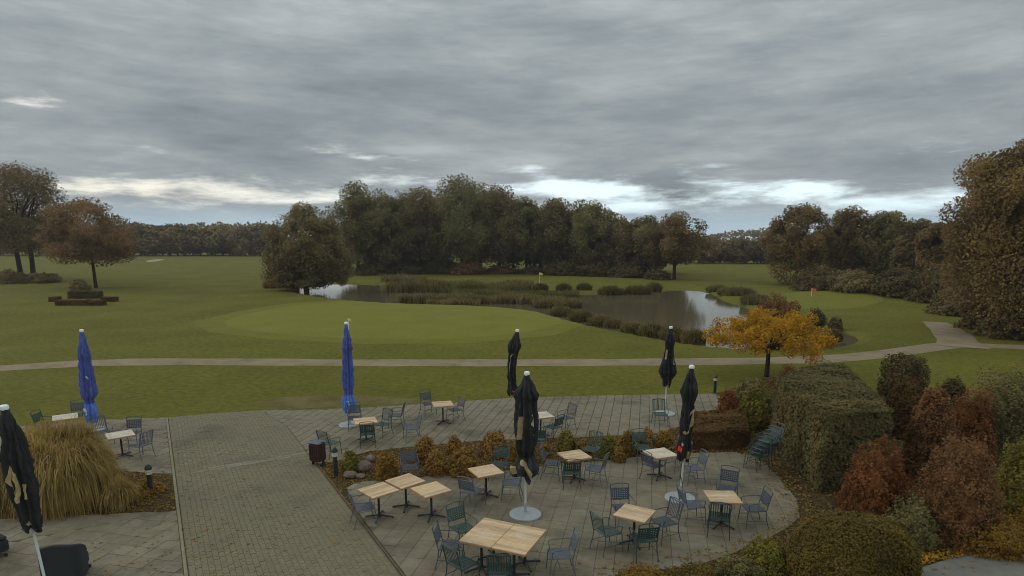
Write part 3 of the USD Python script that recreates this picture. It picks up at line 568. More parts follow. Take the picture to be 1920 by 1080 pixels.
# far tree lines
frng = np.random.default_rng(5); protos = []
def far_trees(pxs, tops, base, group, label0, jitter=6, kinds=('far', 'far', 'farr')):
    for i, (px, tp) in enumerate(zip(pxs, tops)):
        label = f'{ORD[i]} of the {label0}'
        p = ground(px, base + frng.uniform(-1.5, 1.0)); hgt = z_at(p[1], tp + frng.uniform(-jitter, jitter)) - p[2]
        if len(protos) < 6:
            rng = np.random.default_rng(900 + len(protos)); q = thing('far_tree', label, 'tree', p, group=group)
            pts, L = crown_points(rng, 2800, 6.2, 6.2, .1, 14.0, 18, .44, .12, .04); pts = pts[pts[:, 2] > .1]; tr = MB(); limbs(tr, rng, (0, 0, 0), (0, 0, 5), .28, L[:5], sides=5)
            obj('trunk', tr, M['bark'], q); nr = pts - [0, 0, 6]; nr /= np.linalg.norm(nr, axis=1, keepdims=True)
            obj('crown', leaves(pts, 1.15, rng, nr + [0, 0, .3], 1.0, .8), M[kinds[len(protos) % len(kinds)]], q); protos.append(q)
        else:
            q = dup(protos[int(frng.integers(len(protos)))], label, p, group=group)
        k = hgt / 14.0; place(q, p, frng.uniform(0, 360), (k * frng.uniform(1.0, 1.35), k * frng.uniform(1.0, 1.35), k))
far_trees(np.arange(236, 520, 14), 424 + 4 * np.sin(np.arange(236, 520, 14) * .07), 479, 'far tree line on the left', 'brown far trees between rust oak and willow, from the left')
far_trees(np.arange(1296, 1450, 13), 449 + 3 * np.sin(np.arange(1296, 1450, 13) * .09), 494, 'far tree line on the right', 'brown far trees right of the wood, from the left', 4)
far_trees(np.arange(-30, 236, 30), np.full(9, 420.), 479, 'far trees behind the left trees', 'far trees behind the lone rust oak, from the left')
far_trees(np.arange(1456, 1500, 14), np.full(4, 446.), 493, 'far trees behind the right group', 'far trees behind the right group, from the left')
# long ridge of woodland beyond
rng = np.random.default_rng(66); P = []
for y0, xa, xb, h0, cnt in ((420, -420, -20, 17.0, 9000), (430, 30, 420, 12.0, 9000), (425, -40, 60, 14, 2500)):
    x = rng.uniform(xa, xb, cnt); hh = h0 * (.72 + .5 * noise(np.column_stack([x * .06, x * 0, x * 0]), 3) + .18 * noise(np.column_stack([x * .3, x * 0, x * 0]), 9))
    P.append(np.column_stack([x, y0 + rng.uniform(-14, 14, cnt), rng.uniform(0, 1, cnt) ** .7 * hh]))
tag(obj('distant_woodland', leaves(np.vstack(P), 2.6, rng, None), M['far']), 'low dark woodland ridge on the horizon', 'woodland', kind='stuff')
# fill behind the pond that closes off the wood at ground level
def bush(name, px, py, top, half, m, label, cat='shrub', seed=0, n=None, leaf=None, depth=1.0, flatness=1.0, group=None, core=.74, wob=.22, pos=None, square=2.0, layer=.10, stems=True, upright=False):
    """A rounded or clipped shrub: a dense skin of leaves over a dark inner growth."""
    rng = np.random.default_rng(seed + 5000); p = ground(px, py) if pos is None else np.asarray(pos, float)
    k = mpp(p); h = z_at(p[1] , top) - p[2]; rx = half * k; ry = rx * depth
    leaf = leaf or max(.05, 4.4 * k); area = 2.6 * math.pi * (rx * ry + (rx + ry) * h * .5) / 2
    n = n or int(np.clip(area * 2.6 / (leaf * leaf * .3), 400, 26000))
    t = thing(name, label, cat, p, group=group)
    d = rng.normal(size=(n, 3)); d[:, 2] = np.abs(d[:, 2]) * 1.0 - .12; d /= np.linalg.norm(d, axis=1, keepdims=True)
    def shell(d, k):
        e = (np.abs(d[:, 0]) ** square + np.abs(d[:, 1]) ** square + np.abs(d[:, 2]) ** square) ** (-1 / square)
        r = e * (1 + wob * (fbm(d * 2.1 + seed * 3.3, 3, seed) - .5) * 2 + (.03 + .55 * wob) * (fbm(d * 6.5 + seed * 1.7, 2, seed + 3) - .5) * 2) * k
        q = d * r[:, None]; q[:, 2] = np.maximum(q[:, 2] + .12, 0) / 1.12
        return q * [rx, ry, h]
    dep = 1 - layer * 2.2 * rng.uniform(0, 1, n) ** 1.6 + rng.normal(0, .012, n)
    gapf = fbm(d * 9 + 5, 2, seed + 9); keep = gapf > np.quantile(gapf, .22 if layer > .08 else .04); d, dep = d[keep], dep[keep]; n = len(d)
    pts = shell(d, dep); pts[:, 2] = np.maximum(pts[:, 2], .02)
    nr = d + np.array([0, 0, .2] if not upright else [0, 0, -.2])
    ic = trimesh.creation.icosphere(subdivisions=3); cv = ic.vertices.copy(); cv[:, 2] = np.maximum(cv[:, 2], -.15)
    cv = shell(cv / np.linalg.norm(cv, axis=1, keepdims=True), np.full(len(cv), core)); 
    lv, lf = leaves(pts, leaf, rng, nr, .55, .8)
    mb = MB()
    for _ in range(7):
        a = rng.uniform(0, 6.28); mb.tube([(0, 0, 0), (math.cos(a) * rx * .25, math.sin(a) * ry * .25, h * .35), (math.cos(a) * rx * .55, math.sin(a) * ry * .55, h * .68)], [.02, .015, .006], 4)
    obj('branches', mb, M['bark'], t)
    if core:
        n0 = len(lv); q = obj('inner_growth', (cv, ic.faces), M[m], t)
    obj('leaves', (lv, lf), M[m], t)
    return t
for i, (px, py, top, half, m, lab) in enumerate([(876, 514, 491, 37, 'wine', 'low rounded brown-red bush in front of the tallest wood tree'), (940, 513, 498, 26, 'wine', 'smaller low brown bush right of the round brown-red one'),
        (1000, 514, 500, 24, 'darkhedge', 'dark low bush at the foot of the wood, above the green strip'), (760, 512, 486, 50, 'darkhedge', 'dark undergrowth bush at the left foot of the wood'), (825, 512, 484, 40, 'darkhedge', 'dark undergrowth bush left of the brown-red bush'),
        (1060, 515, 490, 44, 'darkhedge', 'dark undergrowth bush under the two-tipped wood tree'), (1120, 517, 492, 44, 'darkhedge', 'dark undergrowth bush under the olive tree right of the middle'), (1180, 520, 495, 38, 'darkhedge', 'dark undergrowth bush near the right end of the wood'), (1232, 524, 506, 24, 'darkhedge', 'small dark bush beside the bare oak trunk'), (700, 515, 492, 34, 'darkhedge', 'dark bush beside the willow at the foot of the wood')]):
    bush('undergrowth_bush', px, py, top, half, m, lab, 'bush', seed=i, leaf=.34, wob=.4, layer=.2)
for i, (px, py, top, half, lab) in enumerate([(1530, 545, 505, 40, 'dark bush at the left foot of the right tree group'), (1600, 545, 508, 44, 'dark bush at the foot of the right tree group, behind the mound'), (1680, 552, 505, 48, 'dark bush behind the right end of the mound'), (1745, 565, 515, 40, 'dark bush left of the big oak'), (1800, 590, 540, 48, 'dark bush at the left foot of the big oak'), (1845, 616, 566, 42, 'dark low bush beside the gravel spur under the big oak'), (1900, 632, 560, 55, 'dark bush under the big oak at the right edge')]):
    bush('undergrowth_bush', px, py, top, half, ('darkhedge', 'umber', 'darkhedge')[i % 3], lab, 'bush', seed=40 + i, leaf=.28, wob=.45, layer=.22)
for i, (px, py, top, half, lab) in enumerate([(20, 530, 508, 40, 'low brown scrub at the foot of the two-trunk tree'), (80, 530, 512, 30, 'low brown scrub right of the two trunks'), (152, 547, 524, 17, 'small round brown shrub beside the lone rust oak')]):
    bush('scrub', px, py, top, half, 'umber', lab, 'shrub', seed=60 + i, leaf=.22, wob=.4, layer=.2)

# round planting on the left lawn
def hedge_box(name, label, corners, h, m, leaf, rng, cat='hedge', z0=0.0, dens=2.6, wob=.05, top_m=None, crown=0.0):
    """A clipped hedge over a polygon footprint: leafy skin on its sides and top over a solid growth."""
    P = Polygon(corners).buffer(-.12).buffer(.12); o = np.array(P.centroid.coords[0]); t = thing(name, label, cat, (*o, z0))
    per = P.exterior.length; na, nt = int(per * h * dens / (leaf * leaf * .3)), int(P.area * dens / (leaf * leaf * .3))
    s = rng.uniform(0, per, na); q = np.array([P.exterior.interpolate(x).coords[0] for x in s]); q2 = np.array([P.exterior.interpolate((x + .02) % per).coords[0] for x in s])
    tg = q2 - q; nn = np.stack([tg[:, 1], -tg[:, 0]], 1); nn /= np.linalg.norm(nn, axis=1, keepdims=True) + 1e-9
    if not P.exterior.is_ccw: nn = -nn
    zz = rng.uniform(0, h, na); a = np.column_stack([q - o, zz]); f = fbm(np.column_stack([q, zz]) * 2.2, 3, 4) - .5
    rough = wob * f * 2 - rng.exponential(.028, na); a[:, :2] += nn * rough[:, None]; a[:, :2] *= (1 - .02 * (zz / h) ** 8)[:, None]
    b = P.bounds; r = rng.uniform([b[0], b[1]], [b[2], b[3]], (nt * 3, 2)); r = r[shapely.contains_xy(P, r[:, 0], r[:, 1])][:nt]
    ed = shapely.distance(shapely.points(r), P.exterior)
    c = np.column_stack([r - o, h + wob * (fbm(np.column_stack([r, r[:, :1] * 0]) * 1.8, 3, 8) - .5) * 2 - rng.exponential(.03, len(r)) - .07 * np.exp(-ed / .08) + crown * np.minimum(ed, 1)])
    pts = np.vstack([a, c]); nr = np.vstack([np.column_stack([nn, np.full(na, .25)]), np.tile([0, 0, 1.], (len(c), 1))])
    obj('leaves', leaves(pts, leaf, rng, nr, .42, .85), M[m], t)
    inn = P.buffer(-.13); inn = big(inn); q = trimesh.creation.extrude_polygon(inn, h - .12, engine='earcut'); q.apply_translation((-o[0], -o[1], 0)); obj('inner_growth', q, M[m], t)
    return t
g0 = ground(154, 566); k0 = mpp(g0)
for i, (a, b, lab) in enumerate([(60, 19, 'low hedge arc at the front of the round planting on the left lawn'), (-58, 12, 'left end piece of the low hedge ring on the left lawn'), (52, 12, 'right end piece of the low hedge ring on the left lawn')]):
    pass
def arcbed(px0, px1, py, h, lab):
    a, b = ground(px0, py), ground(px1, py); dd = 1.0
    hedge_box('low_hedge', lab, [a[:2], b[:2], b[:2] + [0, dd], a[:2] + [0, dd]], h, 'beech', .16, np.random.default_rng(int(px0)), z0=(a[2] + b[2]) / 2, wob=.12)
arcbed(103, 190, 573, .55, 'low brown hedge at the front of the planting on the left lawn'); arcbed(91, 106, 566, .5, 'short left end of the low hedge on the left lawn'); arcbed(188, 214, 566, .5, 'short right end of the low hedge on the left lawn')
a, b = ground(127, 560), ground(181, 560); hedge_box('low_hedge', 'clipped brown block hedge in the middle of the left lawn planting', [a[:2], b[:2], b[:2] + [0, 1.4], a[:2] + [0, 1.4]], .85, 'darkhedge', .16, np.random.default_rng(4), z0=a[2], wob=.06)

# reeds and bank plants around the pond
def reeds(name, px, py, top, half, m, label, cat='reeds', seed=0, n=420, depth=.8, kind=None):
    rng = np.random.default_rng(7000 + seed); p = hit(px, py, -.12); p = np.array([p[0], p[1], max(-.22, float(terrain(p[0], p[1])))]); k = mpp(p); h = z_at(p[1], top) - p[2]; rx = half * k
    r = np.sqrt(rng.uniform(0, 1, n)); a = rng.uniform(0, 6.28, n); b = np.column_stack([r * np.cos(a) * rx, r * np.sin(a) * rx * depth, np.zeros(n)])
    hh = h * rng.uniform(.55, 1.05, n) * (1 - .45 * r ** 3); ln = rng.normal(0, .16, (n, 2)) * hh[:, None] + b[:, :2] * .12
    w = rng.uniform(.03, .065, n)[:, None] * 1.2; th = rng.uniform(0, 3.14, n); u = np.column_stack([np.cos(th), np.sin(th), th * 0]) * w
    mid = b + np.column_stack([ln * .35, hh * .6]); tip = b + np.column_stack([ln * 1.2, hh])
    v = np.stack([b - u, b + u, mid + u * .9, mid - u * .9, tip], 1).reshape(-1, 3); i = np.arange(n)[:, None] * 5
    f = np.vstack([i + [0, 1, 2], i + [0, 2, 3], i + [3, 2, 4]])
    t = thing(name, label, cat, p); tag(t, kind=kind)
    obj('blades', (v, f), M[m], t)
    pts = blob(rng, n, [rx * .9, rx * depth * .9, h * .42]) + [0, 0, h * .42]
    obj('leaves', leaves(pts[pts[:, 2] > 0], .16, rng, None), M[m], t)
    return t
RD = [(1052, 590, 572, 22, 'reed', 'first reed tuft on the near bank, right of the putting green'), (1092, 600, 580, 24, 'reed', 'second reed tuft on the near bank'), (1128, 608, 588, 24, 'reed', 'third reed tuft on the near bank, before the gap'), (1150, 612, 596, 18, 'reed', 'small pale reed tuft beside the gap in the near bank reeds'),
      (1186, 622, 600, 22, 'reed', 'dark reed tuft right of the gap in the near bank'), (1222, 628, 604, 24, 'reed', 'reed tuft on the near bank left of the black umbrella'), (1262, 636, 610, 24, 'reed', 'reed tuft behind the far black umbrella'), (1300, 641, 614, 22, 'reed', 'thin reed tuft beside the yellow tree'),
      (1013, 547, 529, 15, 'reedg', 'first of three square reed clumps on the far bank'), (1057, 547, 529, 14, 'reedg', 'middle of three reed clumps on the far bank'), (1095, 546, 528, 14, 'reedg', 'third of three reed clumps on the far bank'), (1145, 551, 533, 24, 'reedg', 'broad reed clump on the far bank right of the three'), (1195, 550, 532, 24, 'reedg', 'dark reed clump at the right end of the far bank'), (1226, 546, 526, 14, 'reedg', 'small reed clump at the corner of the far bank'),
      (955, 553, 531, 34, 'reedg', 'wide reed clump on the far bank below the green strip'), (880, 549, 526, 38, 'reedg', 'dark wide reed clump on the far bank near the brown-red bush'), (820, 545, 522, 30, 'reed', 'reed clump on the far bank left of the dark wide one'),
      (1380, 556, 535, 34, 'reed', 'brown reed clump on the right bank of the pond'), (1345, 548, 532, 20, 'reed', 'small brown reed clump at the far right corner of the pond'), (1415, 572, 548, 26, 'reed', 'brown reed clump behind the yellow tree, right bank')]
for i, (px, py, top, half, m, lab) in enumerate(RD): reeds('reed_clump', px, py, top, half, m, lab, seed=i, n=int(260 + half * 22))
for i, (x0, x1, yy, top, m, lab) in enumerate([(715, 800, 528, 513, 'reed', 'band of brown reeds on the far bank under the wood'), (725, 1000, 545, 524, 'reed', 'brown marsh reeds standing in the middle of the pond'), (745, 1060, 566, 549, 'reed', 'brown marsh reeds along the near side of the pond behind the putting green'), (800, 900, 572, 556, 'reed', 'brown reeds just behind the putting green'), (495, 560, 540, 524, 'beech', 'brown scrub band left of the willow'), (850, 1085, 557, 541, 'reedg', 'olive-brown marsh plants between the reed rows left of the open pool'), (1000, 1090, 574, 558, 'reed', 'brown reeds at the left end of the open pool')]):
    rng = np.random.default_rng(8800 + i); V, Fs, k = [], [], 0
    n = int((x1 - x0) * 24); xs_ = rng.uniform(x0, x1, n); ys_ = yy + rng.uniform(-4, 4, n); b = np.array([[*hit(a, c, -.2), -.2] for a, c in zip(xs_, ys_)])
    hh = (z_at(b[:, 1].mean(), top) + .2) * rng.uniform(.35, 1.0, n) * (.55 + .75 * noise(np.column_stack([b[:, 0] * .35, b[:, 1] * .2, b[:, 0] * 0]), i)); th = rng.uniform(0, 3.14, n); u = np.column_stack([np.cos(th), np.sin(th), th * 0]) * rng.uniform(.04, .08, n)[:, None]
    ln = rng.normal(0, .2, (n, 2)) * hh[:, None]; mid = b + np.column_stack([ln * .35, hh * .6]); tip = b + np.column_stack([ln * 1.2, hh])
    v = np.stack([b - u, b + u, mid + u, mid - u, tip], 1).reshape(-1, 3); ii = np.arange(n)[:, None] * 5
    tag(obj('reed_bed', (v, np.vstack([ii + [0, 1, 2], ii + [0, 2, 3], ii + [3, 2, 4]])), M[m]), lab, 'reeds', kind='stuff')
for i, (px, py, top, half, lab) in enumerate([(1530, 606, 580, 17, 'dark small shrub right of the yellow tree, upper of three'), (1566, 616, 596, 13, 'dark small shrub right of the yellow tree, rightmost of three'), (1560, 640, 616, 17, 'dark small shrub at the water edge right of the yellow tree')]):
    bush('bank_shrub', px, py, top, half, 'darkhedge', lab, seed=120 + i, leaf=.15, wob=.35, layer=.2)
bush('bank_shrub', 1452, 648, 556, 56, 'wine', 'red-brown rounded shrub behind the yellow tree', seed=131, leaf=.13, wob=.3, layer=.2)

# yellow tree with a flat spreading head
def yellow_tree():
    p = ground(1437, 706); k = mpp(p); rng = np.random.default_rng(515); t = thing('yellow_tree', 'small flat-headed tree with bright yellow autumn leaves beside the path', 'tree', p)
    zt, zb = z_at(p[1], 578) - p[2], z_at(p[1], 664) - p[2]; rx = 117 * k; tr = MB(); tips = []
    pts = []
    for i in range(46):
        a = i * 2.39996; r = math.sqrt((i + .5) / 46) * .93; zc = zb + (zt - zb) * (.60 * (1 - r ** 2.4) + .18) + rng.normal(0, .17) - .12; c = np.array([math.cos(a) * r * rx, math.sin(a) * r * rx * .92, zc]); tips.append(c)
        pts.append(c + blob(rng, 420, [rx * .165, rx * .16, (zt - zb) * rng.uniform(.15, .27)]))
    pts = np.vstack(pts); f = fbm(pts * 1.5, 3, 3); pts = pts[f > np.quantile(f, .24)]
    limbs(tr, rng, (0, 0, 0), (0, 0, zb + .3), .13, tips[::2], bend=.1); obj('trunk', tr, M['bark'], t, smooth=40)
    obj('crown', leaves(pts, .12, rng, np.tile([0, 0, 1.], (len(pts), 1)), 1.3, .7), M['yellow'], t)
yellow_tree()

# shrubs on the right
zt = 2.35; hc = [hit(1547, 776, zt), hit(1452, 704, zt), hit(1500, 688, zt), hit(1582, 680, zt), hit(1677, 768, zt)]
hedge_box('clipped_hedge', 'tall square-clipped green hedge behind the stacked chairs', hc, zt, 'hedge', .10, np.random.default_rng(1), dens=2.2, wob=.09)
def at_h(px, base): return ground(px, base)
SH = [('round_shrub', 1690, 745, 668, 42, 'darkhedge', 'dark clipped block shrub furthest back beside the lawn', dict(square=5, wob=.10)),
      ('round_shrub', 1690, 815, 710, 46, 'beech', 'brown-red ball shrub just below the dark block shrub', dict(wob=.14)),
      ('round_shrub', 1732, 900, 726, 52, 'wine', 'largest brown-red ball shrub in the middle of the shrub bed', dict(wob=.14)),
      ('round_shrub', 1777, 800, 706, 36, 'darkhedge', 'dark brown ball shrub right of the red ball shrubs', dict(wob=.16)),
      ('loose_shrub', 1812, 860, 742, 46, 'redleaf', 'loose reddish shrub between the ball shrubs and the tall olive shrub', dict(wob=.4, layer=.3)),
      ('loose_shrub', 1880, 850, 700, 78, 'sage', 'tall loose olive shrub at the right edge', dict(wob=.4, layer=.3)),
      ('loose_shrub', 1636, 965, 828, 64, 'redleaf', 'red-leaved shrub in front of the clipped hedge', dict(wob=.35, layer=.3)),
      ('loose_shrub', 1786, 1010, 824, 74, 'wine', 'wine-red tall shrub with pale tips in the shrub bed', dict(wob=.32, layer=.28)),
      ('loose_shrub', 1905, 985, 822, 52, 'lime', 'yellow-green shrub at the right edge above the orange ground cover', dict(wob=.3, layer=.25)),
      ('low_shrub', 1850, 1026, 962, 66, 'amber', 'low orange-leaved shrub beside the grey path', dict(wob=.4, layer=.35)),
      ('low_shrub', 1925, 1010, 956, 50, 'amber', 'low orange-leaved shrub cut by the right edge', dict(wob=.4, layer=.35)),
      ('low_shrub', 1705, 1015, 942, 50, 'sage', 'low grey-green plant between the red shrubs and the domed hedge', dict(wob=.5, layer=.35)),
      ('domed_hedge', 1592, 1085, 968, 128, 'moss', 'broad low domed hedge clipped smooth, bottom right', dict(square=2.6, wob=.02, layer=.035, depth=.62)),
      ('low_shrub', 1432, 1066, 1014, 46, 'lime', 'yellow-green low shrub left of the domed hedge', dict(wob=.3, layer=.25)),
      ('low_shrub', 1385, 1094, 1046, 46, 'sage', 'pale green low shrub at the bottom edge left of the yellow-green one', dict(wob=.35, layer=.25)),
      ('low_shrub', 1300, 1100, 1066, 44, 'moss', 'low mossy ground cover at the bottom edge', dict(wob=.5, layer=.3)),
      ('low_shrub', 1205, 1106, 1072, 50, 'amber', 'low brown-yellow ground cover at the bottom edge below the tables', dict(wob=.5, layer=.3)),
      ('loose_shrub', 1418, 800, 722, 38, 'lime', 'spreading yellow-green shrub left of the clipped hedge', dict(wob=.35, layer=.28)),
      ('loose_shrub', 1400, 765, 712, 30, 'sage', 'smaller olive shrub under the yellow tree', dict(wob=.4, layer=.28)),
      ('loose_shrub', 1545, 745, 678, 42, 'sage', 'olive-red shrub peeping over the back of the clipped hedge', dict(wob=.4, layer=.3)),
      ('loose_shrub', 1365, 772, 730, 22, 'redleaf', 'small reddish shrub beside the far bollard', dict(wob=.4, layer=.3)),
      ('loose_shrub', 1478, 735, 690, 30, 'redleaf', 'small reddish shrub at the foot of the yellow tree', dict(wob=.4, layer=.3))]
for i, (nm, px, py, top, half, m, lab, kw) in enumerate(SH):
    bush(nm, px, py, top, half * (.80 if nm == 'round_shrub' else .90 if nm != 'low_shrub' else 1.0), m, lab, 'hedge' if 'hedge' in nm else 'shrub', seed=200 + i, **kw)
hedge_box('low_hedge', 'long low red-brown hedge beside the stacked chairs', [hit(1290, 846), hit(1402, 843), hit(1395, 800), hit(1300, 806)], .72, 'beech', .075, np.random.default_rng(6), wob=.14)
# planting strip
ST = [(660, 884, 846, 23, 'lime', 'yellow-green shrub beside the bollard and boulders'), (726, 897, 850, 27, 'amber', 'yellow-orange shrub among the boulders'), (797, 866, 819, 30, 'orange', 'orange shrub behind the dark blue chair'), (818, 890, 846, 27, 'orange', 'dark orange shrub in front of the taller orange one'), (852, 850, 817, 20, 'orange', 'small orange ball shrub at the back of the strip'),
      (872, 890, 842, 38, 'orange', 'broad pale orange grassy shrub behind a table'), (926, 856, 806, 31, 'orange', 'tall orange shrub left of the nearest umbrella'), (972, 862, 826, 22, 'amber', 'orange-brown shrub behind the nearest umbrella'), (1022, 866, 832, 18, 'amber', 'small amber shrub right of the nearest umbrella'), (1062, 846, 808, 23, 'lime', 'olive-yellow shrub behind a table in the strip'), (1096, 850, 822, 18, 'amber', 'small amber shrub beside the green chair'), (1142, 858, 816, 24, 'lime', 'yellow-green bushy shrub in the middle of the strip'),
      (1178, 850, 808, 24, 'amber', 'amber shrub right of the yellow-green one'), (1212, 846, 804, 24, 'orange', 'orange-green shrub at the right end of the strip'), (1245, 842, 808, 22, 'amber', 'amber shrub behind the white-topped table'), (1160, 866, 838, 18, 'orange', 'low orange shrub at the front of the strip'), (275, 930, 903, 20, 'amber', 'small orange shrub behind the left bollard'), (300, 922, 906, 12, 'orange', 'tiny orange shrub right of the left bollard')]
for i, (px, py, top, half, m, lab) in enumerate(ST): bush('strip_shrub', px, py, top, half * .78, m, lab, seed=300 + i, wob=.32, layer=.22)

# big ornamental grass
def ornamental(px, py, top, half, label, seed, n=7500):
    rng = np.random.default_rng(seed); p = ground(px, py); k = mpp(p); h = z_at(p[1], top) - p[2]; R = half * k
    t = thing('ornamental_grass', label, 'grass', p); a = rng.uniform(0, 6.28, n); r0 = np.sqrt(rng.uniform(0, 1, n)) * R * .42
    q = rng.uniform(0, 1, n) ** .8; out = R * (.10 + .85 * q) * rng.uniform(.75, 1.08, n); hp = h * (1.02 - .40 * q ** 1.8) * rng.uniform(.72, 1.0, n)
    a2 = a + rng.normal(0, .55, n); b = np.column_stack([np.cos(a) * r0, np.sin(a) * r0, 0 * a]); dr = np.column_stack([np.cos(a2), np.sin(a2), 0 * a]); tw = rng.normal(0, .16, n)[:, None] * R; lump = 1 + .45 * (noise(np.column_stack([np.cos(a) * 1.7 + q * 2.5, np.sin(a) * 1.7, a * 0]), seed) - .5); hp = hp * lump; out = out * lump * rng.uniform(.8, 1.15, n); side = np.column_stack([-np.sin(a2), np.cos(a2), 0 * a]) * rng.uniform(.008, .018, n)[:, None]
    pk = np.clip(.95 - .42 * q * rng.uniform(.6, 1.25, n), .5, .98); S = np.linspace(0, 1, 7); V = []
    for s in S:
        z = hp * (1 - ((s - pk) / pk) ** 2 * np.where(s > pk, 2.2, 1.0)); c = b + dr * (out * (1 - (1 - s) ** 1.45))[:, None] + np.column_stack([-np.sin(a2), np.cos(a2), 0 * a]) * tw * s ** 2.2 + np.column_stack([0 * a, 0 * a, z]); wd = side * (1 - .85 * s ** 2)
        V += [c - wd, c + wd]
    V = np.stack(V, 1).reshape(-1, 3); V[:, 2] = np.maximum(V[:, 2], .01); i = np.arange(n)[:, None] * 14
    f = np.vstack([i + [2 * j, 2 * j + 1, 2 * j + 3] for j in range(6)] + [i + [2 * j, 2 * j + 3, 2 * j + 2] for j in range(6)])
    obj('blades', (V, f), M['straw'], t)
ornamental(128, 940, 806, 84, 'large straw-coloured fountain grass in the left bed', 1, 11000)
ornamental(222, 948, 896, 34, 'small straw-coloured grass tuft beside the big one', 2, 1400)
ornamental(-10, 945, 850, 50, 'grass tuft cut by the left edge behind the black umbrella', 3, 1500)

# boulders in the strip
for i, (px, py, r, sq, lab) in enumerate([(657, 896, .30, .62, 'flat pale boulder nearest the bollard'), (683, 884, .34, .9, 'pinkish boulder between two shrubs'), (695, 866, .26, .8, 'small upright boulder behind the pinkish one'), (735, 894, .30, .6, 'pale boulder behind the three tables'), (676, 897, .22, .6, 'small low boulder in front of the pinkish one')]):
    ic = trimesh.creation.icosphere(subdivisions=3); v = ic.vertices * .62 * (1 + .35 * (fbm(ic.vertices * 1.3 + i * 9, 3, i) - .5))[:, None] * [1.15 * r, .9 * r, r * sq]; p = hit(px, py)
    t = thing('boulder', lab, 'boulder', (p[0], p[1], r * sq * .55), 40 * i); obj('stone', (v, ic.faces), M['boulder'], t, smooth=50)

# ------------------------------------------------------------ furniture
TOP = .03
def make_table(label, loc, rz, w=.76, d=.76, wood='wood', group=None, single=True, planks=8, bases=((0, 0),)):
    """Wooden cafe table: planks on a batten frame over a cast-iron column with a cross foot."""
    t = thing('cafe_table', label, 'table', loc, rz, group=group); z = .745; r = np.random.default_rng(int(abs(loc[0] * 977 + loc[1] * 131)))
    fr = MB()
    for sx in (-1, 1): fr.box((sx * (w / 2 - .015), 0, z - .022), (.030, d - .004, .036), bevel=.003)
    for sy in (-1, 1): fr.box((0, sy * (d / 2 - .015), z - .022), (w - .064, .028, .036), bevel=.003)
    fr.box((0, 0, z - .03), (w - .07, .06, .02))
    tp = obj('tabletop', fr, M['wooddark'], t); pw = d / planks
    for i in range(planks):
        obj('plank', MB().box((0, -d / 2 + pw * (i + .5), z + .007 + r.normal(0, .0006)), (w + .004, pw - .004, .022), bevel=.003), M[f'{wood}{int(r.integers(3))}'], tp)
    for bx, by in bases:
        obj('column', MB().tube([(bx, by, .06), (bx, by, z - .05)], .030, 10).lathe([(.030, z - .12), (.05, z - .07), (.14, z - .045), (.14, z - .04), (0, z - .04)], 12, (bx, by, 0)), M['iron'], t, smooth=35)
        ft = MB().lathe([(.0, .11), (.045, .105), (.055, .05), (.05, .03)], 10, (bx, by, 0))
        for a in range(4):
            g = math.radians(45 + 90 * a); ft.tube([(bx + .03 * math.cos(g), by + .03 * math.sin(g), .065), (bx + .2 * math.cos(g), by + .2 * math.sin(g), .045), (bx + .36 * math.cos(g), by + .36 * math.sin(g), .022)], [.026, .022, .018], 6).lathe([(0, .0), (.026, .0), (.026, .014), (0, .016)], 8, (bx + .35 * math.cos(g), by + .35 * math.sin(g), 0))
        obj('foot', ft, M['iron'], t, smooth=35)
    return t
